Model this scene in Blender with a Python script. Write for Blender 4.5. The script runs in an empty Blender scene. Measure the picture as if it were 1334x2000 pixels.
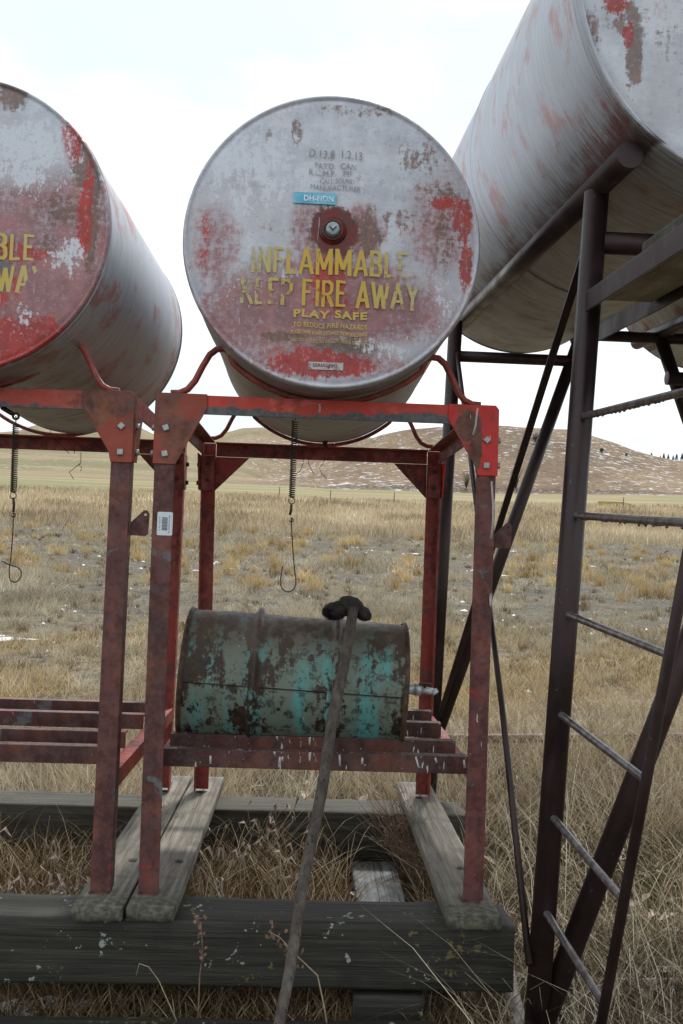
import bpy, math, random
import numpy as np
from mathutils import Matrix, Vector, noise as mnoise
random.seed(7); RNG=np.random.default_rng(7)
scene=bpy.context.scene; COL=scene.collection
EYE=1.78; F=1900.0
# ------------------------------------------------ camera, frames of reference
def axes(vx,vy,roll=.0355):
    y=Vector(((vx-667)/F,-(vy-1000)/F,-1)).normalized(); u=Vector((roll,1,0))
    z=(u-y*u.dot(y)).normalized(); x=y.cross(z)
    return Matrix((x,y,z)).transposed()              # columns are the axes seen from the lens
WM=axes(585,968)                                     # level ground, tall pipe stand
SM=axes(602,1085)                                    # small stands: tipped back about 3.5 degrees
cam=bpy.data.objects.new('camera',bpy.data.cameras.new('camera')); COL.objects.link(cam); scene.camera=cam
cam.data.sensor_fit='VERTICAL'; cam.data.sensor_height=36; cam.data.sensor_width=24
cam.data.lens=F/2000*36; cam.data.clip_end=3000; cam.data.clip_start=.05
cam.matrix_world=Matrix.Translation((0,0,EYE))@WM.transposed().to_4x4()
LEVEL=Matrix.Translation((0,0,EYE)); STAND=Matrix.Translation((0,0,EYE))@(WM.transposed()@SM).to_4x4()
GZ=-1.78                                             # ground height in eye-relative level coordinates
# ------------------------------------------------ light
SUN_EL=math.radians(48); SUN_AZ=math.radians(14)
w=bpy.data.worlds.new('World'); scene.world=w; w.use_nodes=True
nt=w.node_tree; nt.nodes.clear()
o_=nt.nodes.new('ShaderNodeOutputWorld'); bg=nt.nodes.new('ShaderNodeBackground'); nt.links.new(bg.outputs[0],o_.inputs[0])
sky=nt.nodes.new('ShaderNodeTexSky'); sky.sky_type='NISHITA'; sky.sun_disc=False; sky.sun_elevation=SUN_EL; sky.sun_rotation=SUN_AZ
sky.air_density=1; sky.dust_density=1.5
tc=nt.nodes.new('ShaderNodeTexCoord'); mp=nt.nodes.new('ShaderNodeMapping'); mp.inputs['Scale'].default_value=(1.6,1.6,3.2)
mp.inputs['Location'].default_value=(.35,.2,.1)
nt.links.new(tc.outputs['Generated'],mp.inputs[0])
cn=nt.nodes.new('ShaderNodeTexNoise'); cn.inputs['Scale'].default_value=1.5; cn.inputs['Detail'].default_value=7; cn.inputs['Roughness'].default_value=.5
nt.links.new(mp.outputs[0],cn.inputs[0])
cr=nt.nodes.new('ShaderNodeMapRange'); cr.interpolation_type='SMOOTHSTEP'; cr.inputs[1].default_value=.40; cr.inputs[2].default_value=.62; cr.inputs[3].default_value=.80; cr.inputs[4].default_value=1
nt.links.new(cn.outputs[0],cr.inputs[0])
cm=nt.nodes.new('ShaderNodeMix'); cm.data_type='RGBA'; cm.inputs[7].default_value=(8.7,9.35,9.75,1)
c2=nt.nodes.new('ShaderNodeTexNoise'); c2.inputs['Scale'].default_value=2.3; c2.inputs['Detail'].default_value=6; nt.links.new(mp.outputs[0],c2.inputs[0])
c3=nt.nodes.new('ShaderNodeMapRange'); c3.interpolation_type='SMOOTHSTEP'; c3.inputs[1].default_value=.38; c3.inputs[2].default_value=.58; nt.links.new(c2.outputs[0],c3.inputs[0])
c4=nt.nodes.new('ShaderNodeMix'); c4.data_type='RGBA'; c4.inputs[6].default_value=(6.8,7.7,8.05,1); c4.inputs[7].default_value=(9.3,9.5,9.7,1); nt.links.new(c3.outputs[0],c4.inputs[0]); nt.links.new(c4.outputs[2],cm.inputs[7])
nt.links.new(cr.outputs[0],cm.inputs[0]); nt.links.new(sky.outputs[0],cm.inputs[6]); nt.links.new(cm.outputs[2],bg.inputs[0])
bg.inputs[1].default_value=.1
sl=bpy.data.lights.new('sun','SUN'); sl.energy=2.7; sl.angle=math.radians(7); sl.color=(1,.95,.87)
so=bpy.data.objects.new('sun',sl); COL.objects.link(so)
sd=Vector((math.sin(SUN_AZ)*math.cos(SUN_EL),math.cos(SUN_AZ)*math.cos(SUN_EL),math.sin(SUN_EL)))
so.rotation_euler=sd.to_track_quat('Z','Y').to_euler()
scene.view_settings.view_transform='Standard'; scene.view_settings.look='None'; scene.view_settings.gamma=1; scene.view_settings.exposure=.45
scene.render.engine='CYCLES'
# ------------------------------------------------ points from the survey of the photo
def at(fr,px,py,ax,val):
    M=WM if fr=='W' else SM
    r=M.transposed()@Vector(((px-667)/F,-(py-1000)/F,-1)); r=r*(val/r[ax]); return r
# ------------------------------------------------ node helper
class NM:
    def __init__(s,name,rough=.6,metal=0,spec=None):
        s.m=bpy.data.materials.new(name); s.m.use_nodes=True; s.t=s.m.node_tree; s.b=s.t.nodes['Principled BSDF']
        s.b.inputs['Roughness'].default_value=rough; s.b.inputs['Metallic'].default_value=metal
        if spec is not None: s.b.inputs['Specular IOR Level'].default_value=spec
        s.tc=s.t.nodes.new('ShaderNodeTexCoord').outputs['Object']; s.sep=None
    def put(s,inp,v):
        if hasattr(v,'is_output') or isinstance(v,bpy.types.NodeSocket): s.t.links.new(v,inp)
        elif isinstance(v,(tuple,list)) and len(v)==3 and len(inp.default_value)==4: inp.default_value=(*v,1)
        else: inp.default_value=v
    def xyz(s):
        if s.sep is None:
            n=s.t.nodes.new('ShaderNodeSeparateXYZ'); s.t.links.new(s.tc,n.inputs[0]); s.sep=n.outputs
        return s.sep
    def ma(s,op,a,b=0,c=None,clamp=False):
        n=s.t.nodes.new('ShaderNodeMath'); n.operation=op; n.use_clamp=clamp
        s.put(n.inputs[0],a); s.put(n.inputs[1],b)
        if c is not None: s.put(n.inputs[2],c)
        return n.outputs[0]
    def map(s,scale,loc=(0,0,0),rot=(0,0,0),vec=None):
        n=s.t.nodes.new('ShaderNodeMapping'); n.inputs['Scale'].default_value=scale; n.inputs['Location'].default_value=loc; n.inputs['Rotation'].default_value=rot
        s.t.links.new(vec or s.tc,n.inputs[0]); return n.outputs[0]
    def noise(s,scale,detail=5,rough=.55,vec=None,dist=0,st=None,off=0):
        if st: vec=s.map(st,(off,off*.7,off*1.3))
        elif off: vec=s.map((1,1,1),(off,off*.7,off*1.3))
        n=s.t.nodes.new('ShaderNodeTexNoise'); n.inputs['Scale'].default_value=scale; n.inputs['Detail'].default_value=detail
        n.inputs['Roughness'].default_value=rough; n.inputs['Distortion'].default_value=dist
        s.t.links.new(vec or s.tc,n.inputs[0]); return n.outputs[0]
    def rng(s,v,a,b,c=0,d=1):
        n=s.t.nodes.new('ShaderNodeMapRange'); n.interpolation_type='SMOOTHSTEP'
        s.put(n.inputs[0],v); 
        for i,k in enumerate((a,b,c,d)): n.inputs[i+1].default_value=k
        return n.outputs[0]
    def mix(s,f,a,b):
        n=s.t.nodes.new('ShaderNodeMix'); n.data_type='RGBA'; s.put(n.inputs[0],f); s.put(n.inputs[6],a); s.put(n.inputs[7],b); return n.outputs[2]
    def blob(s,x,z,rx,rz,wt=1,sharp=1.0,ax=(0,2)):
        X=s.xyz()
        a=s.ma('MULTIPLY',s.ma('SUBTRACT',X[ax[0]],x),1/rx); b=s.ma('MULTIPLY',s.ma('SUBTRACT',X[ax[1]],z),1/rz)
        d=s.ma('ADD',s.ma('MULTIPLY',a,a),s.ma('MULTIPLY',b,b))
        return s.ma('MULTIPLY',s.ma('DIVIDE',1,s.ma('ADD',1,s.ma('MULTIPLY',d,d))),wt)
    def blobs(s,lst):
        o=None
        for l in lst:
            b=s.blob(*l); o=b if o is None else s.ma('MAXIMUM',o,b)
        return o
    def color(s,c): s.put(s.b.inputs['Base Color'],c)
    def bump(s,h,st=.3,dist=.01):
        n=s.t.nodes.new('ShaderNodeBump'); n.inputs['Strength'].default_value=st; n.inputs['Distance'].default_value=dist
        s.put(n.inputs['Height'],h); s.t.links.new(n.outputs[0],s.b.inputs['Normal'])
    def rough(s,v): s.put(s.b.inputs['Roughness'],v)
    def alpha(s,v): s.put(s.b.inputs['Alpha'],v)
# ------------------------------------------------ materials
K=3.19/1900                                          # metres per photo pixel on the tank ends
def px(l,cx=648,cy=470): return [((a-cx)*K,-(b-cy)*K,c*K,d*K,*r) for a,b,c,d,*r in l]
def tank_face_mat(name,reds,browns,brights,greys=(),darks=(),whites=(),off=0.,hub=True):
    n=NM(name,.5,0)
    f1=n.noise(9,8,.68,off=off+.01); f2=n.noise(60,6,.7,off=off+1); f3=n.noise(26,6,.75,st=(1.6,1,.5),off=off+2); f4=n.noise(4,5,.6,off=off+3)
    fs=n.noise(14,5,.7,st=(.5,1,7),off=off+5)
    base=n.mix(n.rng(f1,.3,.7),(.46,.49,.56),(.66,.69,.76))
    base=n.mix(n.ma('MULTIPLY',n.rng(fs,.5,.75),.4),base,(.72,.74,.79))
    base=n.mix(n.ma('MULTIPLY',n.rng(f4,.45,.7),.28),base,(.42,.34,.36))
    jit=n.ma('ADD',n.ma('MULTIPLY',n.ma('SUBTRACT',f3,.5),1.5),n.ma('MULTIPLY',n.ma('SUBTRACT',f2,.5),1.25))
    jit=n.ma('ADD',jit,n.ma('MULTIPLY',n.ma('SUBTRACT',f1,.5),1.1)); jit=n.ma('ADD',jit,n.ma('MULTIPLY',n.ma('SUBTRACT',n.noise(9,7,.8,st=(.8,1,7),off=off+17),.5),.65)); jit=n.ma('ADD',jit,n.ma('MULTIPLY',n.ma('SUBTRACT',n.noise(9,7,.8,st=(5,1,.7),off=off+19),.5),.40))
    def mask(l,lo=.45,hi=.75): return n.rng(n.ma('ADD',n.blobs(l),jit),lo,hi)
    def mask0(l,lo=.2,hi=.9): return n.rng(n.ma('ADD',n.blobs(l),n.ma('MULTIPLY',jit,.35)),lo,hi)
    redc=n.mix(n.rng(f1,.4,.6),(.20,.055,.055),(.34,.10,.095))
    wash=n.mix(n.ma('MULTIPLY',mask0(reds),.62),base,n.mix(n.rng(f3,.4,.6),(.30,.14,.15),(.48,.31,.33)))
    c=n.mix(n.ma('MULTIPLY',mask(reds,.40,.95),.72),wash,redc)
    c=n.mix(n.ma('MULTIPLY',mask(browns,.5,.85),.85),c,n.mix(n.rng(f3,.4,.6),(.10,.075,.06),(.22,.12,.09)))
    c=n.mix(n.ma('MULTIPLY',mask(brights,.45,.72),.92),c,n.mix(n.rng(f1,.4,.65),(.33,.035,.03),(.50,.045,.035)))
    if whites: c=n.mix(n.ma('MULTIPLY',mask(whites,.5,.7),.9),c,(.66,.70,.78))
    fine=n.noise(75,6,.8,off=off+12); c=n.mix(n.ma('MULTIPLY',n.rng(fine,.54,.66),.35),c,(.58,.60,.66)); c=n.mix(n.ma('MULTIPLY',n.rng(fine,.45,.34),.30),c,(.14,.09,.08))
    if darks: c=n.mix(n.ma('MULTIPLY',n.rng(n.ma('ADD',n.blobs(darks),n.ma('MULTIPLY',jit,.35)),.42,.62),.92),c,n.mix(n.rng(f3,.4,.6),(.07,.014,.012),(.17,.02,.018)))
    if greys: c=n.mix(n.rng(n.ma('ADD',n.blobs(greys),n.ma('MULTIPLY',jit,.25)),.55,.62),c,(.16,.15,.16))
    # scratches and pits
    sc=n.noise(3,3,.5,st=(30,1,2.2),off=off+8); c=n.mix(n.ma('MULTIPLY',n.rng(sc,.70,.74),.5),c,(.62,.62,.66))
    pit=n.noise(150,2,.5,off=off+9); c=n.mix(n.ma('MULTIPLY',n.rng(pit,.70,.76),.7),c,(.10,.07,.06))
    n.color(c); n.rough(n.rng(f3,.3,.7,.42,.68)); n.bump(n.ma('ADD',f2,n.ma('MULTIPLY',f1,2)),.18,.004)
    return n.m
main_face=tank_face_mat('weathered_tank_end_paint',
    px([(650,600,225,90,1.15),(500,620,130,100,.9),(415,500,60,110,.72),(780,600,110,80,.8),(600,440,45,50,.8),(705,450,45,60,1.0),(640,700,170,50,.9),(860,430,80,120,.72),(560,210,150,22,.35),(440,600,70,70,.6),(640,480,90,60,.8)]),
    px([(820,300,55,70,.62),(570,250,14,45,.85),(515,268,10,22,.8),(870,370,60,35,.72),(680,680,75,22,1.1),(560,665,60,14,.8),(720,450,28,60,.9),(800,420,80,30,.6),(540,450,60,25,.5),(650,452,55,52,1.25),(400,350,14,60,.6),(870,460,25,110,.65),(690,205,130,14,.6),(700,600,90,50,.5)]),
    px([(903,420,24,55,.86),(915,505,15,55,.92),(640,715,95,28,1.1),(645,545,40,40,.95),(660,600,70,30,.62),(870,385,50,14,.85),(652,420,26,14,.75),(395,480,15,70,.45)]),
    darks=px([(650,450,50,46,1.0),(664,490,40,22,.6)]),whites=px([(480,330,160,110,.6),(560,540,40,14,.65),(470,560,60,60,.4),(700,360,90,50,.5),(750,680,90,30,.55),(880,560,40,90,.45)]))
left_face=tank_face_mat('weathered_left_tank_end_paint',
    px([(110,480,190,150,.9),(140,620,170,100,1.15),(0,660,150,90,1.15),(150,420,80,60,.7),(60,560,120,90,1.0)],-65,462),
    px([(30,195,34,45,1.1),(175,330,35,60,1.0),(130,430,60,40,.8),(50,395,80,20,.65),(195,420,16,160,1.0),(110,500,30,30,.8)],-65,462),
    px([(150,280,30,70,.8),(180,460,16,70,.95),(60,690,120,60,.95),(40,520,80,30,.7),(185,380,12,80,.8),(-60,600,130,100,.8)],-65,462),
    greys=px([(22,565,26,34,1.1),(0,670,10,10,1.0)],-65,462),
    whites=px([(60,320,110,90,.75),(150,520,40,50,.55),(70,640,50,40,.5)],-65,462),off=13.)
BIGB=[(-.430,-.25,.026,.09,1.15),(-.47,-.15,.06,.06,.9),(-.56,-.20,.035,.09,.8),(-.33,-.22,.06,.05,.6)]
BIGR=[(-.49,-.11,.035,.05,1.1),(-.452,-.20,.018,.045,.9)]
big_face=tank_face_mat('weathered_large_tank_end_paint',[(-.3,.1,.25,.3,.4)],BIGB,BIGR,off=29.)
def shell_mat(name,off=0.,red=.2,R=.494,rail=False):
    n=NM(name,.42,.25)
    s1=n.noise(3,6,.65,st=(1.2,16,1.2),off=off); s2=n.noise(8,5,.6,st=(.6,34,.6),off=off+3); f1=n.noise(5,6,.65,off=off+5); f2=n.noise(90,3,.6,off=off+6)
    c=n.mix(n.rng(s1,.32,.68),(.33,.35,.395),(.54,.57,.635))
    c=n.mix(n.ma('MULTIPLY',n.rng(s2,.52,.72),.50),c,(.15,.13,.11))
    c=n.mix(n.ma('MULTIPLY',n.ma('MULTIPLY',n.rng(f1,.52,.66),n.rng(s2,.35,.6)),red*2.2),c,(.40,.16,.15))
    c=n.mix(n.ma('MULTIPLY',n.rng(f2,.70,.74),.7),c,(.7,.7,.72))
    # dirt and rust runs that collect low on the tank
    z=n.xyz()[2]; low=n.ma('MULTIPLY',n.rng(z,-R*1.0,-R*.3,1,0),n.rng(n.ma('ADD',s2,n.ma('MULTIPLY',f1,.6)),.55,.95))
    c=n.mix(n.ma('MULTIPLY',low,.75),c,(.14,.115,.085))
    if rail:
        xm=n.rng(n.xyz()[0],-.05,-.2); st_=n.ma('MULTIPLY',n.rng(z,-.50,-.49),n.rng(n.ma('ADD',z,n.ma('MULTIPLY',n.ma('ADD',s2,f1),-.30)),-.77,-.68,1,0))
        c=n.mix(n.ma('MULTIPLY',n.ma('MULTIPLY',st_,xm),.9),c,n.mix(n.rng(f1,.45,.6),(.05,.028,.022),(.13,.03,.025)))
    n.color(c); n.rough(n.rng(s1,.3,.7,.34,.58)); n.bump(n.ma('ADD',s1,f2),.10,.003); return n.m
shell_main=shell_mat('galvanised_tank_shell',0,.1); shell_left=shell_mat('galvanised_left_shell',7,1.0); shell_big=shell_mat('galvanised_large_shell',15,.55,.61,True)
def paint_mat(name,dull,bright,amt,grey=0.,rust=.3,drip=0.,off=0.,rough=.55,band=None,brown=None):
    """old red paint; amt = how much bright paint survives, grey = bare primer"""
    n=NM(name,rough)
    f=n.noise(7,7,.65,off=off+.2); g=n.noise(30,6,.7,off=off+2); h=n.noise(4,4,.5,off=off+4); v=n.noise(1.0,5,.6,st=(14,14,2.5),off=off+6)
    c=n.mix(n.rng(f,.32,.68),dull,tuple(min(1,k*1.9+.006) for k in dull))
    c=n.mix(n.ma('MULTIPLY',n.rng(n.ma('ADD',g,n.ma('MULTIPLY',v,.7)),.76,.98),.65),c,tuple(k*.35 for k in dull))
    mo=n.noise(16,7,.8,off=off+15); c=n.mix(n.ma('MULTIPLY',n.rng(mo,.50,.60),.55),c,(.085,.055,.055)); c=n.mix(n.ma('MULTIPLY',n.rng(mo,.44,.36),.5),c,tuple(min(1,k*.4) for k in bright))
    c=n.mix(n.ma('MULTIPLY',n.rng(n.ma('ADD',f,n.ma('MULTIPLY',g,.35)),.66,.80),rust),c,(.26,.085,.03))
    c=n.mix(n.rng(n.ma('ADD',h,n.ma('MULTIPLY',n.ma('SUBTRACT',g,.5),.35)),1-amt-.02,1-amt+.06),c,bright)
    if grey: c=n.mix(n.rng(n.ma('ADD',n.noise(5,5,.55,off=off+9),n.ma('MULTIPLY',n.ma('SUBTRACT',g,.5),.4)),1-grey-.01,1-grey+.04),c,(.12,.125,.135))
    if band is not None:
        q=n.ma('ADD',n.xyz()[2],n.ma('MULTIPLY',n.ma('SUBTRACT',n.noise(1,5,.6,st=(3.2,1,6),off=off+20),.5),.17)); q=n.ma('ADD',q,n.ma('MULTIPLY',n.ma('SUBTRACT',g,.5),.02))
        c=n.mix(n.rng(q,band-.005,band+.004,1,0),c,n.mix(n.rng(g,.4,.6),(.075,.075,.085),(.15,.145,.15)))
    if brown:
        c=n.mix(n.ma('MULTIPLY',n.rng(n.ma('ADD',n.blobs(brown),n.ma('ADD',n.ma('MULTIPLY',n.ma('SUBTRACT',g,.5),1.3),n.ma('MULTIPLY',n.ma('SUBTRACT',mo,.5),1.2))),.38,.58),.92),c,n.mix(n.rng(mo,.4,.6),(.055,.035,.025),(.14,.075,.045)))
    if drip:
        d=n.noise(1,3,.5,st=(60,60,9),off=off+11); d2=n.noise(120,1,.5,off=off+12)
        c=n.mix(n.ma('MAXIMUM',n.rng(d,.745-drip*.08,.755-drip*.08),n.rng(d2,.78-.03*drip,.80-.03*drip)),c,(.50,.50,.49))
    n.color(c); n.rough(n.rng(g,.3,.7,rough-.1,rough+.2)); n.bump(n.ma('ADD',f,g),.25,.003); return n.m
leg_paint=paint_mat('dull_maroon_paint',(.088,.027,.023),(.24,.03,.025),.36,.40,.25)
leg_paint_right=paint_mat('dull_red_paint_with_white_runs',(.105,.030,.026),(.28,.03,.025),.38,.38,.2,.5,off=3)
rear_paint=paint_mat('dark_red_paint',(.20,.028,.02),(.29,.032,.022),.45,.25,.2,.25,off=5)
rust_plate=paint_mat('rusty_gusset_paint',(.13,.040,.025),(.30,.055,.03),.42,.25,.9,0,off=8)
bright_paint=paint_mat('bright_red_paint',(.46,.06,.045),(.58,.06,.04),.55,.15,.35,.2,off=11,band=-.040)
gusset_bright=paint_mat('bright_red_gusset_paint',(.36,.035,.028),(.58,.035,.03),.6,.1,.35,.5,off=14,brown=[(-.10,.07,.045,.06,1.0),(-.075,.0,.022,.10,1.0)])
saddle_paint=paint_mat('faded_red_saddle_paint',(.26,.06,.05),(.36,.07,.05),.5,.2,.4,0,off=17)
shelf_paint=paint_mat('spattered_dark_red_paint',(.050,.016,.014),(.30,.02,.018),.34,.3,.25,.95,off=21)
def pipe_mat():
    n=NM('dark_brown_pipe_steel',.38,.35)
    f=n.noise(6,6,.6); g=n.noise(60,5,.6); h=n.noise(3,4,.6,st=(5,5,1),off=3)
    c=n.mix(n.rng(f,.3,.7),(.020,.011,.012),(.045,.024,.024)); c=n.mix(n.ma('MULTIPLY',n.rng(h,.55,.75),.5),c,(.065,.045,.047))
    c=n.mix(n.rng(g,.66,.72),c,(.12,.09,.085)); n.color(c); n.rough(n.rng(f,.3,.7,.32,.55)); n.bump(g,.15,.002); return n.m
pipe_steel=pipe_mat()
def simple(name,c1,c2,rough=.6,metal=0,scale=20,bump=.2,spots=None):
    n=NM(name,rough,metal); f=n.noise(scale,6,.65); c=n.mix(n.rng(f,.35,.65),c1,c2)
    if spots: c=n.mix(n.rng(n.noise(scale*4,3,.5,off=2),.62,.70),c,spots)
    n.color(c); n.bump(f,bump,.004); return n.m
rung_steel=simple('worn_rung_steel',(.10,.08,.08),(.26,.24,.25),.35,.7,30)
zinc=simple('galvanised_bolt_steel',(.30,.32,.33),(.42,.44,.44),.45,.5,60)
dark_iron=simple('dark_rusty_iron',(.020,.014,.012),(.06,.035,.028),.6,.4,50)
plug_metal=simple('grey_plug_metal',(.22,.27,.28),(.36,.42,.43),.4,.4,60)
collar_red=simple('oily_dark_red_collar',(.05,.010,.008),(.16,.014,.012),.35,0,40)
wire_metal=simple('thin_rusty_wire',(.03,.02,.02),(.09,.06,.05),.55,.5,40)
def wood_mat(name,c1,c2,axis=1,crack=(.02,.018,.015),lichen=0.,moss=0.,rough=.85,ends=None):
    n=NM(name,rough); st=[16,16,16]; st[axis]=.9
    g=n.noise(2.2,8,.7,st=tuple(st)); st2=[75,75,75]; st2[axis]=1.1; k=n.noise(1,4,.6,st=tuple(st2),off=4); f=n.noise(6,6,.6,off=6); p=n.noise(40,4,.6,off=9)
    c=n.mix(n.rng(g,.3,.7),c1,c2); c=n.mix(n.ma('MULTIPLY',n.rng(f,.5,.72),.5),c,tuple(q*.55 for q in c1))
    c=n.mix(n.rng(k,.60,.67),c,crack)
    g2=n.noise(4.5,6,.8,st=tuple(st),off=31); c=n.mix(n.ma('MULTIPLY',n.rng(g2,.50,.64),.45),c,tuple(q*.45 for q in c1))
    kn=n.noise(5,2,.4,off=37); c=n.mix(n.rng(kn,.74,.78),c,crack)
    if ends: c=n.mix(n.ma('MULTIPLY',n.rng(n.ma('ADD',n.xyz()[axis],n.ma('MULTIPLY',f,.35)),ends[0],ends[1],1,0),.8),c,n.mix(n.rng(p,.4,.6),(.035,.033,.026),(.12,.12,.08)))
    if lichen: c=n.mix(n.rng(n.ma('ADD',p,n.ma('MULTIPLY',n.noise(4,3,.5,off=12),.9)),1.30-lichen*.1,1.34-lichen*.1),c,(.28,.32,.27))
    if moss: c=n.mix(n.rng(n.ma('ADD',p,n.noise(2.3,3,.5,off=15)),1.30-moss*.1,1.36-moss*.1),c,(.12,.10,.035))
    n.color(c); n.bump(n.ma('ADD',g,n.ma('MULTIPLY',k,-1.2)),.6,.006); return n.m
plank_wood=wood_mat('weathered_grey_plank',(.09,.078,.060),(.27,.25,.21),1,moss=.5,ends=(-.72,-.55))
timber_wood=wood_mat('old_dark_timber',(.011,.010,.007),(.042,.037,.028),0,lichen=1.3,moss=.9,rough=.68)
pale_timber=wood_mat('grey_rear_timber',(.025,.023,.018),(.085,.08,.06),0,moss=.6)
sleeper_wood=wood_mat('pale_grey_sleeper',(.10,.105,.11),(.23,.245,.26),1,moss=.4)
handle_wood=wood_mat('dark_handle_wood',(.05,.04,.033),(.14,.115,.095),2)
board_wood=wood_mat('light_platform_board',(.22,.18,.13),(.38,.32,.24),1)
def barrel_mat():
    n=NM('teal_paint_over_rust',.55,.1)
    f=n.noise(7,8,.72); v=n.noise(3.2,7,.7,st=(6,2,1.1),off=3); g=n.noise(34,6,.7,off=5); b=n.noise(3,4,.5,st=(3,1,.6),off=8)
    m=n.ma('ADD',n.ma('MULTIPLY',f,.9),n.ma('ADD',n.ma('MULTIPLY',v,.75),n.ma('MULTIPLY',g,.45)))
    X=n.xyz(); mid=n.blobs([(.06,-.1,.30,.24,.17),(.2,0,.12,.3,.14),(-.3,-.1,.12,.14,.13)]); m=n.ma('ADD',n.ma('ADD',m,n.ma('ADD',mid,.035)),n.ma('MULTIPLY',n.blobs([(-.156,0,.03,3,1),(.156,0,.03,3,1)]),-.13))
    rust=n.mix(n.rng(g,.35,.65),(.018,.011,.008),(.075,.038,.02)); teal=n.mix(n.rng(n.ma('ADD',b,n.ma('MULTIPLY',n.ma('SUBTRACT',v,.5),.6)),.46,.66),(.16,.20,.16),(.10,.33,.31))
    c=n.mix(n.rng(m,1.10,1.15),rust,teal); c=n.mix(n.ma('MULTIPLY',n.rng(n.noise(18,8,.85,off=21),.52,.56),.75),c,(.028,.022,.016))
    c=n.mix(n.ma('MULTIPLY',n.rng(X[2],.08,.24),.75),c,n.mix(n.rng(f,.4,.6),(.10,.07,.05),(.17,.13,.10)))
    d=n.noise(1,3,.5,st=(50,30,7),off=11); d2=n.noise(90,1,.5,off=14)
    c=n.mix(n.ma('MAXIMUM',n.rng(d,.73,.745),n.rng(d2,.80,.82)),c,(.5,.5,.5))
    n.color(c); n.rough(n.rng(g,.3,.7,.42,.7)); n.bump(n.ma('ADD',f,g),.3,.004); return n.m
barrel_paint=barrel_mat()
rim_rust=simple('rusty_barrel_rim',(.035,.018,.012),(.11,.06,.035),.6,.2,30)
bristle=simple('black_bristle',(.012,.010,.009),(.035,.026,.020),.85,0,60,.6)
white_plastic=simple('stained_white_valve',(.35,.36,.35),(.6,.62,.62),.4,.2,40)
def flat(name,c,rough=.5,**k): return simple(name,c,tuple(min(1,q*1.1) for q in c),rough,0,50,.05)
label_white=flat('label_paper_white',(.62,.68,.72)); label_ink=flat('label_ink_grey',(.12,.13,.14)); blue_tape=simple('blue_sticker',(.10,.42,.62),(.24,.56,.72),.5,0,30,.05)
def letter_mat(name,c_in,c_out,wear,rad=.2,off=0.):
    n=NM(name,.5); X=n.xyz(); f=n.noise(45,6,.75,off=off+.3); g=n.noise(11,5,.6,off=off+2)
    r=n.blobs([(0,-.14,rad,.25,1)])
    n.color(n.mix(r,c_out,c_in)); a=n.ma('ADD',n.ma('ADD',f,n.ma('MULTIPLY',g,.9)),n.ma('MULTIPLY',r,.18))
    n.alpha(n.rng(a,wear-.05,wear+.12)); return n.m
yellow_letters=letter_mat('worn_yellow_lettering',(.58,.38,.04),(.50,.46,.24),.90)
yellow_small=letter_mat('worn_small_yellow_lettering',(.60,.40,.07),(.54,.45,.20),.78,off=4)
faint_letters=letter_mat('almost_gone_stencil_lettering',(.25,.22,.24),(.25,.23,.25),.88,off=6)
sticker_letters=letter_mat('worn_white_sticker_lettering',(.75,.85,.9),(.75,.85,.9),.80,off=8)
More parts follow.
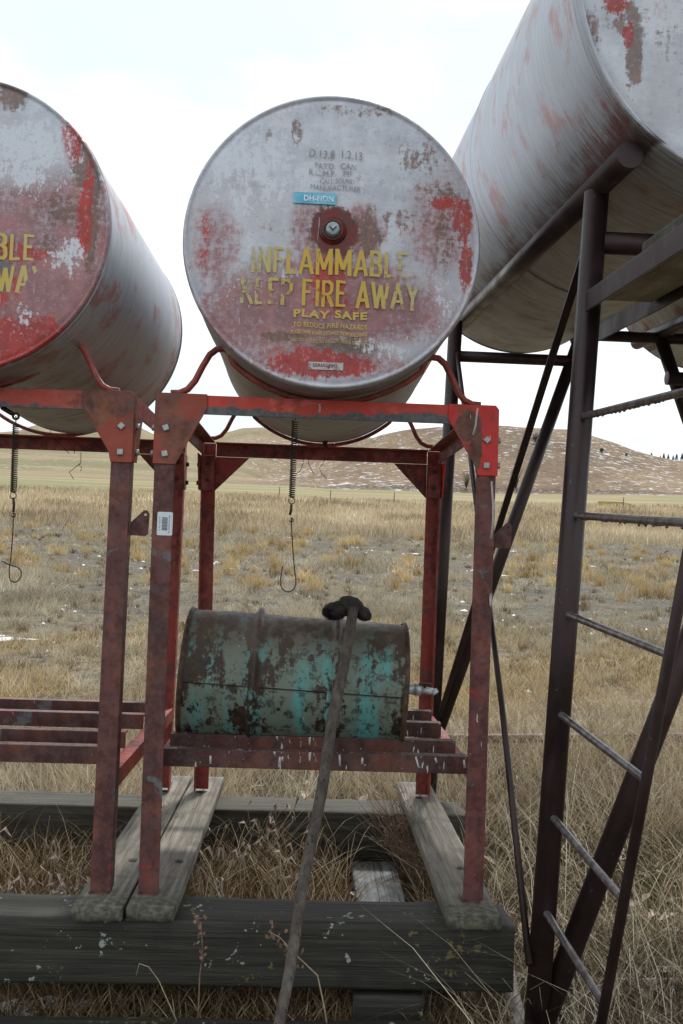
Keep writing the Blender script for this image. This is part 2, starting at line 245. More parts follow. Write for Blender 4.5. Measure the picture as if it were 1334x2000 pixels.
# ------------------------------------------------ mesh builder
class MB:
    def __init__(s): s.v=[]; s.f=[]; s.sm=[]
    def add(s,vs,fs,smooth=False):
        b=len(s.v); s.v+= [Vector(p) for p in vs]; s.f+=[tuple(b+i for i in q) for q in fs]; s.sm+=[smooth]*len(fs); return s
    def prism(s,poly,p0,p1,ua,va,smooth=False):
        """extrude a 2D polygon (u,v) from p0 to p1"""
        p0,p1,ua,va=map(Vector,(p0,p1,ua,va)); n=len(poly)
        vs=[p0+ua*a+va*b for a,b in poly]+[p1+ua*a+va*b for a,b in poly]
        fs=[(i,(i+1)%n,(i+1)%n+n,i+n) for i in range(n)]+[tuple(range(n-1,-1,-1)),tuple(range(n,2*n))]
        return s.add(vs,fs,smooth)
    def box(s,a,b):
        (x0,y0,z0),(x1,y1,z1)=a,b
        return s.prism([(x0,y0),(x1,y0),(x1,y1),(x0,y1)],(0,0,z0),(0,0,z1),(1,0,0),(0,1,0))
    def tube(s,pts,r,n=12,cap=True,ry=None):
        pts=[Vector(p) for p in pts]; rs=r if isinstance(r,(list,tuple)) else [r]*len(pts)
        up=None; rings=[]
        for i,p in enumerate(pts):
            t=(pts[min(i+1,len(pts)-1)]-pts[max(i-1,0)]).normalized()
            if up is None:
                up=Vector((0,0,1)) if abs(t.z)<.9 else Vector((0,1,0))
            up=(up-t*up.dot(t)).normalized(); sd=t.cross(up)
            rings.append([p+sd*math.cos(a)*rs[i]+up*math.sin(a)*(rs[i] if ry is None else ry) for a in [2*math.pi*k/n for k in range(n)]])
        vs=[q for R in rings for q in R]; m=len(pts)
        fs=[(i*n+k,i*n+(k+1)%n,(i+1)*n+(k+1)%n,(i+1)*n+k) for i in range(m-1) for k in range(n)]
        s.add(vs,fs,True)
        if cap:
            b=len(s.v)-len(vs)
            s.f+=[tuple(b+k for k in range(n-1,-1,-1)),tuple(b+(m-1)*n+k for k in range(n))]; s.sm+=[False,False]
        return s
    def lathe(s,prof,c,ax,n=64,smooth=True,jit=None):
        """prof = (distance along axis, radius)"""
        c=Vector(c); ax=Vector(ax).normalized(); u=Vector((1,0,0)) if abs(ax.x)<.9 else Vector((0,0,1)); u=(u-ax*u.dot(ax)).normalized(); v=ax.cross(u)
        vs=[];idx=[]
        for d,r in prof:
            if r<1e-6: idx.append([len(vs)]*n); vs.append(c+ax*d)
            else:
                idx.append(list(range(len(vs),len(vs)+n)))
                for k in range(n):
                    a=2*math.pi*k/n; q=c+ax*d+(u*math.cos(a)+v*math.sin(a))*r
                    if jit: q=jit(q,ax)
                    vs.append(q)
        fs=[]
        for A,B in zip(idx,idx[1:]):
            for k in range(n):
                q=[A[k],A[(k+1)%n],B[(k+1)%n],B[k]]; q=[x for i,x in enumerate(q) if x not in q[:i]]
                if len(q)>2: fs.append(tuple(q))
        return s.add(vs,fs,smooth)
PARENT_BASE={}
def build(mb,name,mat,parent=None,frame='W',org=(0,0,0),bevel=0,tags=None):
    """one mesh object; its vertices are given in frame coordinates"""
    org=Vector(org); me=bpy.data.meshes.new(name); me.from_pydata([v-org for v in mb.v],[],mb.f); me.update()
    for p,sm in zip(me.polygons,mb.sm): p.use_smooth=sm
    me.materials.append(mat); o=bpy.data.objects.new(name,me); COL.objects.link(o)
    FR=LEVEL if frame=='W' else STAND
    if parent is not None:
        o.parent=parent; o.location=org-Vector(PARENT_BASE[parent.name])
        PARENT_BASE[o.name]=org
    else: o.matrix_world=FR@Matrix.Translation(org); PARENT_BASE[o.name]=org
    if bevel:
        b=o.modifiers.new('bevel','BEVEL'); b.width=bevel; b.segments=2; b.limit_method='ANGLE'
    if tags: tag(o,*tags)
    return o
def tag(o,label=None,cat=None,group=None,kind=None):
    if label: o['label']=label
    if cat: o['category']=cat
    if group: o['group']=group
    if kind: o['kind']=kind
    return o
def thing(name,label,cat,base,frame='W',group=None):
    o=bpy.data.objects.new(name,None); COL.objects.link(o); o.empty_display_size=.1
    o.matrix_world=(LEVEL if frame=='W' else STAND)@Matrix.Translation(Vector(base)); PARENT_BASE[o.name]=Vector(base)
    tag(o,label,cat,group); return o
def kids(o): return [c for c in bpy.data.objects if c.parent==o]
def copy_tree(o,shift=(0,0,0),parent=None,frame='S',skip=('paint_run',)):
    c=o.copy(); COL.objects.link(c)
    PARENT_BASE[c.name]=PARENT_BASE[o.name]
    if parent is None:
        R=(LEVEL if frame=='W' else STAND).to_3x3(); c.location=Vector(o.location)+R@Vector(shift)
    else: c.parent=parent
    for k in kids(o):
        if k.name.split('.')[0] in skip: continue
        copy_tree(k,parent=c)
    return c
def text_mesh(txt,size,width,bold=0.,space=1.0):
    """letters as flat polygons, centred, squeezed to the given width"""
    cu=bpy.data.curves.new('t','FONT'); cu.body=txt; cu.size=1; cu.offset=bold; cu.space_character=space; cu.fill_mode='FRONT'; cu.resolution_u=4
    o=bpy.data.objects.new('t',cu); COL.objects.link(o); bpy.context.view_layer.update()
    me=bpy.data.meshes.new_from_object(o.evaluated_get(bpy.context.evaluated_depsgraph_get()))
    vs=[v.co.copy() for v in me.vertices]; fs=[tuple(p.vertices) for p in me.polygons]
    COL.objects.unlink(o); bpy.data.objects.remove(o); bpy.data.curves.remove(cu); bpy.data.meshes.remove(me)
    x0=min(v.x for v in vs); x1=max(v.x for v in vs); y0=min(v.y for v in vs); y1=max(v.y for v in vs)
    return [((v.x-(x0+x1)/2)/(x1-x0)*width,(v.y-y0)/(y1-y0)*size) for v in vs],fs
# ================================================ SETTING
def hor(p): return 968+.0355*(p-585)
def lut(pts):
    xs=[p[0] for p in pts]; ys=[p[1] for p in pts]
    return lambda x: np.interp(x,xs,ys)
base_row=lut([(-600,925),(0,928),(300,940),(560,948),(640,955),(900,962),(1334,967),(2200,985)])
right_sky=lut([(440,945),(540,932),(600,915),(700,868),(740,852),(793,841),(870,834),(976,833),(1060,836),(1120,840),(1180,860),(1240,880),(1334,905),(1500,940),(1700,955),(2200,960)])
left_mid=lut([(-600,880),(0,888),(300,900),(440,915),(540,930)])
left_sky=lut([(-700,800),(-300,850),(0,847),(40,844),(72,832),(100,843),(200,842),(245,845),(270,835),(310,854),(360,862),(418,853),(469,837),(523,835),(600,838),(728,856),(850,872),(1100,900),(1240,894),(1334,898),(2200,900)])
def vn(x,y,seed=0):
    """2D value noise, vectorised"""
    x=np.asarray(x,float);y=np.asarray(y,float); xi=np.floor(x).astype(np.int64); yi=np.floor(y).astype(np.int64); fx=x-xi; fy=y-yi
    def h(a,b):
        n=(a*374761393+b*668265263+seed*974634777)&0xffffffff; n=((n^(n>>13))*1274126177)&0xffffffff; return ((n^(n>>16))&0xffff)/65535.
    fx=fx*fx*(3-2*fx); fy=fy*fy*(3-2*fy)
    return (h(xi,yi)*(1-fx)+h(xi+1,yi)*fx)*(1-fy)+(h(xi,yi+1)*(1-fx)+h(xi+1,yi+1)*fx)*fy
def fbm(x,y,seed=0,o=4): return sum(vn(np.asarray(x)*2**i,np.asarray(y)*2**i,seed+i)*.5**i for i in range(o))/sum(.5**i for i in range(o))
def terrain(x,Y):
    """height (eye-relative) of the land"""
    x=np.asarray(x,float); Y=np.asarray(Y,float); u=x/np.maximum(Y,25); p=585+1900*u
    e=lambda row:(hor(p)-row)/1900*1.0
    z0=e(base_row(p))*240
    t=np.clip((Y-30)/210,0,1)**1.15
    near=GZ+t*(z0-GZ)
    right=p>540
    ks=[240,330,420,640,900]
    w=1/(1+np.exp(-(p-530)/18.))
    k1=w*e(right_sky(p)-3)+(1-w)*e((base_row(p)+left_mid(p))/2)
    k2=w*(e(right_sky(p))-.022)+(1-w)*e(left_mid(p))
    k3=e(left_sky(p)); k4=e(left_sky(p))-.05
    es=[z0/240,k1,k2,k3,k4]
    far=z0/240*240
    out=np.array(near)
    for i in range(4):
        a,b=ks[i],ks[i+1]; m=(Y>=a)&(Y<=b); s=(Y-a)/(b-a); s2=(.72*s+.28*np.sin(s*math.pi/2)) if i==0 else s*s*(3-2*s)
        out=np.where(m,(es[i]+(es[i+1]-es[i])*s2)*Y,out)
    fade=np.clip((Y-230)/40,0,1)
    out=out+fade*(fbm(x*.05,Y*.05,3)-.5)*1.4
    out=out+np.where(Y<230,(fbm(x*.5,Y*.5,9)-.5)*.10*np.clip((Y-2)/10,0.15,1),0)
    return out
def sheet(name,xs,ys,fn,mat):
    X,Y=np.meshgrid(xs,ys); 
    if fn=='polar': Xr=X*Y
    else: Xr=X
    Z=terrain(Xr,Y); v=np.stack([Xr,Y,Z+EYE],-1).reshape(-1,3); n,m=len(ys),len(xs)
    idx=np.arange(n*m).reshape(n,m); f=np.stack([idx[:-1,:-1],idx[:-1,1:],idx[1:,1:],idx[1:,:-1]],-1).reshape(-1,4)
    me=bpy.data.meshes.new(name); me.vertices.add(len(v)); me.vertices.foreach_set('co',v.ravel()); me.loops.add(f.size); me.loops.foreach_set('vertex_index',f.ravel())
    me.polygons.add(len(f)); me.polygons.foreach_set('loop_start',np.arange(0,f.size,4)); me.polygons.foreach_set('use_smooth',np.ones(len(f),bool)); me.update(); me.validate()
    me.materials.append(mat); o=bpy.data.objects.new(name,me); COL.objects.link(o); o['kind']='structure'; return o
def ground_mat():
    n=NM('field_soil_and_straw',.95,0,.1); X=n.xyz(); y=X[1]
    a=n.noise(.9,8,.7,off=1); b=n.noise(6,7,.7,off=3); c3=n.noise(28,6,.75,off=5); s=n.noise(1,6,.65,st=(.10,.35,1),off=7); L=n.noise(1,5,.6,st=(.02,.08,1),off=17)
    straw=n.mix(n.rng(n.ma('ADD',n.ma('MULTIPLY',b,.5),n.ma('MULTIPLY',c3,.5)),.38,.62),(.10,.08,.055),(.34,.275,.18)); mud=n.mix(n.rng(n.ma('ADD',n.ma('MULTIPLY',c3,.6),n.ma('MULTIPLY',b,.4)),.40,.60),(.042,.039,.033),(.18,.165,.135)); grn=n.mix(n.rng(b,.3,.7),(.10,.10,.045),(.17,.17,.08))
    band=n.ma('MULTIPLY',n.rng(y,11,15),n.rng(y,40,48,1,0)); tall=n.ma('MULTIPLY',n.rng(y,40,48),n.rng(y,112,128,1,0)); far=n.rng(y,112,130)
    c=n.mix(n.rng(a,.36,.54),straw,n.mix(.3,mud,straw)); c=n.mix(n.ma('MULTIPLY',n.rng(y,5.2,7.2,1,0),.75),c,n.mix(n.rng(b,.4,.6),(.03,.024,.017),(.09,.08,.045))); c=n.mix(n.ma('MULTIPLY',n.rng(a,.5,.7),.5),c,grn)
    mm=n.ma('MULTIPLY',band,n.rng(n.ma('ADD',s,n.ma('MULTIPLY',b,.5)),.60,.78)); c=n.mix(mm,c,mud)
    sn=n.ma('MULTIPLY',band,n.rng(n.ma('ADD',n.noise(5,5,.7,st=(.6,1.6,1),off=9),n.ma('MULTIPLY',s,.45)),.93,.96)); c=n.mix(sn,c,(.66,.68,.72))
    c=n.mix(tall,c,n.mix(n.rng(L,.35,.65),(.30,.24,.145),(.44,.36,.22)))
    c=n.mix(far,c,n.mix(n.rng(n.noise(1,5,.6,st=(.012,.06,1),off=12),.4,.6),(.20,.19,.10),(.30,.25,.15)))
    n.color(c); n.bump(n.ma('ADD',b,c3),.6,.03); return n.m
def hill_mat():
    n=NM('dry_hillside',.95,0,.1); X=n.xyz()
    a=n.noise(.02,8,.7,off=1); b=n.noise(.8,8,.85,off=3); st=n.noise(1,7,.75,st=(.12,.12,.9),off=5); g=n.noise(1,5,.6,st=(.01,.02,.04),off=8)
    c=n.mix(n.rng(a,.38,.62),(.17,.12,.08),(.30,.225,.145)); c=n.mix(n.ma('MULTIPLY',n.rng(b,.46,.56),.62),c,(.08,.058,.042)); c=n.mix(n.ma('MULTIPLY',n.rng(st,.5,.62),.5),c,(.12,.085,.065))
    u=n.ma('DIVIDE',X[0],n.ma('MAXIMUM',X[1],50))
    left=n.rng(n.ma('ADD',u,n.ma('MULTIPLY',a,.05)),-.06,0.03,1,0)
    c=n.mix(n.ma('MULTIPLY',left,.8),c,n.mix(n.rng(g,.4,.6),(.19,.18,.10),(.29,.235,.15)))
    sn=n.noise(1,7,.8,st=(.30,.30,.9),off=23); sl=n.noise(.02,3,.5,off=19)
    m=n.rng(n.ma('ADD',n.ma('ADD',sn,n.ma('MULTIPLY',sl,.15)),n.ma('MULTIPLY',left,-.05)),.635,.68); c=n.mix(n.ma('MULTIPLY',m,.85),c,(.62,.64,.68))
    foot=n.ma('MULTIPLY',n.ma('MULTIPLY',n.rng(X[1],241,242.5),n.rng(X[1],245,248,1,0)),n.rng(left,.3,.9,1,0)); c=n.mix(n.ma('MULTIPLY',foot,.8),c,n.mix(n.rng(b,.54,.60),(.09,.06,.045),(.55,.56,.6)))
    n.color(c); n.bump(b,.4,.6); return n.m
def nonuni(a,b,n,k=3.5): t=np.linspace(-1,1,n); return (a+b)/2+(b-a)/2*np.sinh(k*t)/np.sinh(k)
ys=np.concatenate([np.linspace(-60,0,8)[:-1],np.linspace(0,14,71)[:-1],14*np.exp(np.linspace(0,math.log(240/14),90))])
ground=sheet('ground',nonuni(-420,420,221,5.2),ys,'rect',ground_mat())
hills=sheet('hills',np.linspace(-1.25,1.4,560),np.concatenate([np.linspace(239.5,330,50),np.linspace(335,700,70),np.linspace(720,900,6)]),'polar',hill_mat())
def Zg(x,y): return float(terrain(x,y))
# ------------------------------------------------ grass (nobody could count it)
def grass_mat(name,c1,c2,c3):
    n=NM(name,.75,0,.25); at_=n.t.nodes.new('ShaderNodeAttribute'); at_.attribute_name='tint'
    cr=n.mix(n.rng(at_.outputs['Fac'],0,.6),c1,c2); cr=n.mix(n.rng(at_.outputs['Fac'],.7,1),cr,c3); n.color(cr)
    tr=n.t.nodes.new('ShaderNodeBsdfTranslucent'); n.t.links.new(n.b.inputs['Base Color'].links[0].from_socket,tr.inputs[0])
    mx=n.t.nodes.new('ShaderNodeMixShader'); mx.inputs[0].default_value=.22; out=n.t.nodes['Material Output']
    n.t.links.new(n.b.outputs[0],mx.inputs[1]); n.t.links.new(tr.outputs[0],mx.inputs[2]); n.t.links.new(mx.outputs[0],out.inputs[0]); return n.m
straw_mat=grass_mat('dry_straw',(.19,.15,.10),(.50,.42,.29),(.78,.71,.56))
gold_mat=grass_mat('golden_straw',(.20,.14,.07),(.50,.37,.18),(.70,.57,.34))
mid_mat=grass_mat('grey_straw',(.21,.18,.125),(.47,.41,.30),(.72,.66,.52))
shade_mat=grass_mat('shade_tinted_brown_straw',(.07,.055,.038),(.30,.24,.16),(.74,.67,.53))  # brown straw darkened so that deep shade among the stems is in the colour
dark_grass=grass_mat('brown_matted_grass',(.055,.034,.020),(.20,.135,.07),(.50,.39,.25))
green_grass=grass_mat('olive_grass',(.08,.085,.03),(.16,.15,.055),(.3,.24,.11))
def blades(name,x,y,h,wd,lean,mat,label,cat='grass',bend=.5,z0=None,tint=None,top=True):
    n=len(x); a=RNG.uniform(0,2*math.pi,n); d=np.stack([np.cos(a),np.sin(a)],-1); L=lean*h
    z=terrain(x,y)+EYE-.01 if z0 is None else z0
    yaw=RNG.uniform(-1,1,n); sx=np.cos(yaw)*wd/2; sy=np.sin(yaw)*wd/2*.6
    V=np.zeros((n,7,3)); vert=np.sqrt(np.clip(1-(lean*.85)**2,.02,1))*h
    for i,(t,wf) in enumerate([(0,1),(.4,.9),(.75,.6)]):
        k=(1-bend)*t+bend*t*t
        cx=x+d[:,0]*L*k; cy=y+d[:,1]*L*k; cz=z+vert*(t*(1+bend*.5)-bend*.5*t*t)
        V[:,2*i]=np.stack([cx-sx*wf,cy-sy*wf,cz],-1); V[:,2*i+1]=np.stack([cx+sx*wf,cy+sy*wf,cz],-1)
    V[:,6]=np.stack([x+d[:,0]*L,y+d[:,1]*L,z+vert*(1.0)],-1)
    b=(np.arange(n)*7)[:,None]
    q=np.concatenate([b+np.array([0,1,3,2]),b+np.array([2,3,5,4])],1).reshape(-1,4); t3=(b+np.array([4,5,6])).reshape(-1,3)
    me=bpy.data.meshes.new(name); me.vertices.add(n*7); me.vertices.foreach_set('co',V.ravel())
    li=np.concatenate([q.ravel(),t3.ravel()]); me.loops.add(len(li)); me.loops.foreach_set('vertex_index',li)
    ls=np.concatenate([np.arange(len(q))*4,len(q)*4+np.arange(len(t3))*3]); me.polygons.add(len(ls)); me.polygons.foreach_set('loop_start',ls); me.update()
    at_=me.attributes.new('tint','FLOAT','POINT'); tn=RNG.random(n) if tint is None else tint; at_.data.foreach_set('value',np.repeat(tn,7))
    me.materials.append(mat); o=bpy.data.objects.new(name,me); COL.objects.link(o); tag(o,label,cat,None,'stuff'); return o
def scatter(n,y0,y1,u0=-.42,u1=.48,p=1.0,pad=.6):
    """points in the wedge the lens could see, dense in y ~ y^-p"""
    t=RNG.random(n); 
    if p==1: y=y0*(y1/y0)**t
    else: k=1-p; y=(y0**k+t*(y1**k-y0**k))**(1/k)
    x=RNG.uniform(-1,1,n)*((u1-u0)/2*y+pad)+(u0+u1)/2*y; return x,y
def rect(n,x0,x1,y0,y1): return RNG.uniform(x0,x1,n),RNG.uniform(y0,y1,n)
# tall field straw, 42-118 m
x,y=scatter(62000,41,120,p=1.35); m=fbm(x*.12,y*.06,21)+RNG.normal(0,.12,len(x))>.30; x,y=x[m],y[m]
blades('tall_field_grass',x,y,RNG.uniform(.25,.62,len(x))*(.7+.6*fbm(x*.2,y*.1,5)),RNG.uniform(.02,.05,len(x))*y/60,RNG.uniform(.1,.6,len(x)),straw_mat,'belt of tall pale straw across the far field',tint=np.clip(fbm(x*.3,y*.15,33)*1.1-.15+RNG.normal(0,.18,len(x)),0,1))
# clumps on the muddy middle field, 11-44 m
x,y=scatter(210000,10.5,44,p=1.2); c=fbm(x*.55,y*.40,41,4)+.30*(fbm(x*.12,y*.09,47)-.5); c=c+.45*(fbm(x*2.2,y*1.3,43,2)-.5); m=c+RNG.normal(0,.018,len(x))>.548; x,y,c=x[m],y[m],c[m]
blades('field_grass_clumps',x,y,RNG.uniform(.06,.20,len(x))*(.45+5.5*np.clip(c-.52,0,.3)),RNG.uniform(.004,.010,len(x))*np.clip(y/16,1,2.6),RNG.uniform(.3,1.1,len(x)),mid_mat,'straw coloured grass clumps on the muddy middle field',tint=np.clip(fbm(x*.9,y*.6,53)*1.0-.1+RNG.normal(0,.2,len(x)),0,1))
def tufts(name,n,y0,y1,per,h,wd,mat,label,p=1.2,u0=-.42,u1=.48,rc=None,thr=None,dark=0):
    cx,cy=scatter(n,y0,y1,u0,u1,p) if rc is None else rect(n,*rc)
    if thr: m=fbm(cx*.35,cy*.25,171,3)>thr; cx,cy=cx[m],cy[m]
    S=RNG.uniform(.45,1.25,len(cx)); k=per; cx=np.repeat(cx,k); cy=np.repeat(cy,k); S=np.repeat(S,k); tone=np.repeat(RNG.uniform(0,.6,len(S)//k),k)
    a=RNG.uniform(0,2*math.pi,len(cx)); r=np.abs(RNG.normal(0,1,len(cx)))*h*.38*S; x=cx+np.cos(a)*r; y=cy+np.sin(a)*r*.8
    return blades(name,x,y,h*S*RNG.uniform(.4,1,len(x)),wd*RNG.uniform(.6,1.3,len(x))*(np.clip(y/14,1,3) if rc is None else 1),RNG.uniform(.15,.95,len(x)),mat,label,tint=np.clip(tone+RNG.uniform(0,.5,len(x)),0,1))
tufts('pale_tufts',1250,10,44,42,.17,.005,mid_mat,'separate pale bunch grass tufts dotted over the mud',1.15,thr=.44)
tufts('tall_pale_tufts',260,18,48,70,.42,.008,gold_mat,'taller golden bunches at the back of the muddy field',1.0)
tufts('brown_tufts',900,9,40,34,.16,.005,dark_grass,'small brown dead tufts in the muddy field',1.15)
tufts('near_tufts',190,0,1,60,.26,.0035,straw_mat,'ragged bunches of dry grass behind the stands',rc=(-3.2,3.9,5.2,10))
tufts('brown_near_tufts',200,0,1,50,.20,.0035,dark_grass,'ragged brown bunches near the tall stand',rc=(.75,3.4,3.6,7.5))
# flattened stubble lying between the clumps
x,y=scatter(70000,9,44,p=1.3); m=fbm(x*.9,y*.7,141,3)+RNG.normal(0,.05,len(x))>.55; x,y=x[m],y[m]
blades('flattened_stubble',x,y,RNG.uniform(.05,.14,len(x))*np.clip(y/14,.8,2),RNG.uniform(.003,.008,len(x))*np.clip(y/14,1,3),RNG.uniform(.9,1.17,len(x)),mid_mat,'short flattened stubble on the muddy middle field',tint=RNG.random(len(x)))
# low yellow mat, 6.5-14 m
x,y=scatter(70000,6.2,14,p=1.1); c=fbm(x*.8,y*.7,61,4); c=c+.3*(fbm(x*3,y*2.4,63,2)-.5); m=c+RNG.normal(0,.05,len(x))>.455; x,y,c=x[m],y[m],c[m]
blades('matted_yellow_grass',x,y,RNG.uniform(.05,.16,len(x))*(.5+3*np.clip(c-.4,0,.3)),RNG.uniform(.003,.007,len(x)),RNG.uniform(.5,1.15,len(x)),gold_mat,'low yellow matted grass behind the tank stands')
# long dry grass right behind and under the stands
x,y=rect(26000,-2.6,3.6,4.9,7.2); c=fbm(x*1.3,y*1.3,71,3); m=c+RNG.normal(0,.08,len(x))>.42; x,y=x[m],y[m]
blades('long_dry_grass',x,y,RNG.uniform(.12,.42,len(x)),RNG.uniform(.003,.007,len(x)),RNG.uniform(.3,1.1,len(x)),straw_mat,'long pale dry grass standing behind the rear timber',tint=np.clip(RNG.random(len(x))*.8+.6*(fbm(x*1.2,y*1.5,111)-.4),0,1))
x,y=rect(22000,-1.7,.75,3.5,4.7); m=~((np.abs(x-.415)<.15)); x,y=x[m],y[m]
hh=RNG.uniform(.04,.24,len(x))*np.where(RNG.random(len(x))<.05,1.5,1)
blades('brown_grass_between_timbers',x,y,hh,RNG.uniform(.003,.007,len(x)),RNG.uniform(.3,1.1,len(x)),dark_grass,'brown dead grass between the two long timbers')
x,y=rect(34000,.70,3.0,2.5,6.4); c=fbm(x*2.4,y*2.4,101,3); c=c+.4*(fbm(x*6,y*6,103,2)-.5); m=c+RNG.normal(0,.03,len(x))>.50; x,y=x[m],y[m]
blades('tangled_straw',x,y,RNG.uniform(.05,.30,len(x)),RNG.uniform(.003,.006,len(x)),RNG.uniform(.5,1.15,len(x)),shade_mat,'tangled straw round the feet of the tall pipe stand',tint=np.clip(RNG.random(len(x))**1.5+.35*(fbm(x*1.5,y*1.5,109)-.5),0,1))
x,y=rect(2600,.60,3.4,2.6,7.4)
blades('long_fallen_stems',x,y,RNG.uniform(.25,.75,len(x)),RNG.uniform(.002,.0045,len(x)),RNG.uniform(.75,1.16,len(x)),straw_mat,'long pale fallen stems crossing the grass at the right',bend=.9,tint=RNG.uniform(.3,1,len(x)))
x,y=rect(1900,-1.8,.6,3.5,6.4); m=~((np.abs(x-.415)<.12)&(y<4.8)); x,y=x[m],y[m]
blades('long_curved_stems',x,y,RNG.uniform(.2,.42,len(x)),RNG.uniform(.002,.0045,len(x)),RNG.uniform(.5,1.1,len(x)),straw_mat,'long pale curved stems among the timbers',bend=.9,tint=RNG.uniform(.3,1,len(x)))
x,y=rect(16000,.72,3.0,2.6,6.0); m=fbm(x*1.6,y*1.6,83)>.44; x,y=x[m],y[m]
blades('green_undergrowth',x,y,RNG.uniform(.03,.12,len(x)),RNG.uniform(.004,.007,len(x)),RNG.uniform(.4,1.0,len(x)),green_grass,'short green growth under the straw at the right')
x,y=rect(16000,-1.6,.8,2.9,3.6); m=~((y<3.16)&(y>2.86)&(x<.55)); x,y=x[m],y[m]
blades('front_edge_grass',x,y,RNG.uniform(.04,.15,len(x)),RNG.uniform(.003,.006,len(x)),RNG.uniform(.4,1.2,len(x)),dark_grass,'thin dead grass below the front timber')
# ------------------------------------------------ stalk weeds
def weed(name,label,base,stems,h,spread,mat,leafmat=None,leaves=0,group=None,lean=(0,0),r=.0018,seedhead=False,cat='weed',maxz=9):
    t=thing(name,label,cat,base,'W',group); B=Vector(base); mb=MB(); lf=MB()
    for i in range(stems):
        a=random.uniform(0,6.28); s=random.uniform(.2,1)*spread; hh=h*random.uniform(.6,1); p0=B+Vector((math.cos(a),math.sin(a),0))*s*.15
        top=Vector((math.cos(a)*s+lean[0],math.sin(a)*s*.6+lean[1],hh)); pts=[]
        for k in range(6):
            q=k/5; pts.append(p0+Vector((top.x*q**1.5,top.y*q**1.5,top.z*q))+Vector((random.gauss(0,.006),random.gauss(0,.006),0))*h*2)
        mb.tube(pts,[r*(1-.6*k/5) for k in range(6)],5)
        for j in range(2):
            k=random.randint(2,4); p=pts[k]; e=p+Vector((random.uniform(-.12,.12),random.uniform(-.08,.08),random.uniform(.03,.12)))*h*1.6
            mb.tube([p,(p+e)/2+Vector((0,0,.01)),e],[r*.6,r*.45,r*.25],4)
            if seedhead:
                for _ in range(7):
                    q=e.lerp(p,random.random()*.5); d=Vector((random.gauss(0,1),random.gauss(0,1),random.gauss(0,1))).normalized()*.008
                    lf.add([q,q+d,q+d.cross(Vector((0,0,1)))*.8+d*.5],[(0,1,2)])
        for j in range(leaves):
            k=random.randint(1,5); p=pts[k]; a2=random.uniform(0,6.28); L=random.uniform(.025,.065); d=Vector((math.cos(a2),math.sin(a2),random.uniform(-.6,.4))); sd=Vector((-d.y,d.x,0)).normalized()
            w_=L*.13; P=[p,p+d*L*.5+Vector((0,0,.015)),p+d*L+Vector((0,0,-.03))]
            lf.add([P[0],P[1]-sd*w_,P[1]+sd*w_+Vector((0,0,.008)),P[2]],[(0,1,2),(1,3,2)],False)
    build(mb,'stem',mat,t,'W',B)
    if lf.f: build(lf,'leaves' if leaves else 'seed_heads',leafmat or mat,t,'W',B)['kind']='stuff'
    return t
stem_brown=simple('dry_weed_stem',(.12,.07,.05),(.26,.17,.11),.8,0,30); stem_pale=simple('pale_weed_stem',(.30,.23,.14),(.48,.38,.25),.8,0,30); leaf_pale=simple('curled_pale_leaf',(.16,.115,.08),(.46,.38,.31),.7,0,30); seed_brown=simple('brown_seed_head',(.12,.07,.045),(.25,.16,.11),.9,0,60)
for i,(wx,wy) in enumerate([(-1.10,3.75),(-.93,3.9),(-.82,3.7),(-1.2,3.95),(-.98,3.62)]):
    t=weed('leafy_weed',('curly pale leafy weed at the left edge','tall curly leafy weed behind its neighbours','curly leafy weed nearest the left plank','leafy weed half out of the frame at left','short leafy weed in front of the others')[i],(wx,wy,GZ),9,.36,.10,stem_brown,leaf_pale,7,'dried leafy weeds left of the planks')
for i,(wx,wy,lx) in enumerate([(.56,4.45,-.14),(.60,4.3,-.16)]):
    weed('dry_weed',('reddish brown dry weed leaning beside the pale sleeper','reddish dry weed beside the right plank')[i],(wx,wy,GZ),26,.52,.14,stem_brown,seed_brown,0,'reddish weeds by the sleeper',(lx,0),.0016,True)
for i,(wx,wy,h) in enumerate([(1.35,5.2,.75),(1.7,5.8,.8),(1.55,6.6,.7),(2.1,6.3,.8),(2.5,6.9,.75),(1.15,6.1,.65),(1.9,4.9,.5)]):
    weed('tall_weed',('wispy pale weed between the thin brace and the ladder','wispy weed behind the second ladder rung','pale wispy weed farthest back by the ground pipe','spreading weed behind the thick slanted pipe','wispy weed at the right edge of the view','small wispy weed beside the far pipe leg','low wispy weed at the foot of the slanted pipe')[i],(wx,wy,GZ),26,h,.38,stem_pale,seed_brown,0,'wispy weeds round the tall stand',(0,0),.0016,True)
for i,(wx,wy,h,l) in enumerate([(-.55,4.4,.42,.05),(-.15,4.45,.40,.12),(.05,4.1,.38,-.1),(-.3,4.0,.36,0)]):
    weed('arching_weed',('arching pale weed beside the left plank','arching weed behind the broom handle','brown weed right of the broom handle','low arching weed in the middle of the timbers')[i],(wx,wy,GZ),16,h,.22,stem_pale,leaf_pale,3,'arching weeds between the timbers',(l,0),.0015)
# single foreground stalks in front of the timber
def stalk(name,label,pts,r,frame='W',heads=True,mat=stem_brown):
    t=thing(name,label,'weed',pts[0],frame,'single stalks before the front timber'); mb=MB().tube(pts,[r*(1-.5*k/(len(pts)-1)) for k in range(len(pts))],6); build(mb,'stem',mat,t,frame,pts[0])
    lf=MB()
    for k in range(len(pts)//2,len(pts)):
        for _ in range(9):
            q=Vector(pts[k])+Vector((random.gauss(0,.007),random.gauss(0,.006),random.gauss(0,.018))); d=Vector((random.gauss(0,1),random.gauss(0,1),random.gauss(0,1))).normalized()*random.uniform(.006,.016); e=d.orthogonal().normalized()*.007
            lf.add([q,q+d+e,q+d*1.6,q+d-e],[(0,1,2,3)])
    if heads: build(lf,'seed_heads',seed_brown,t,frame,pts[0])['kind']='stuff'
P=lambda l,Y:[at('W',a,b,1,Y) for a,b in l]
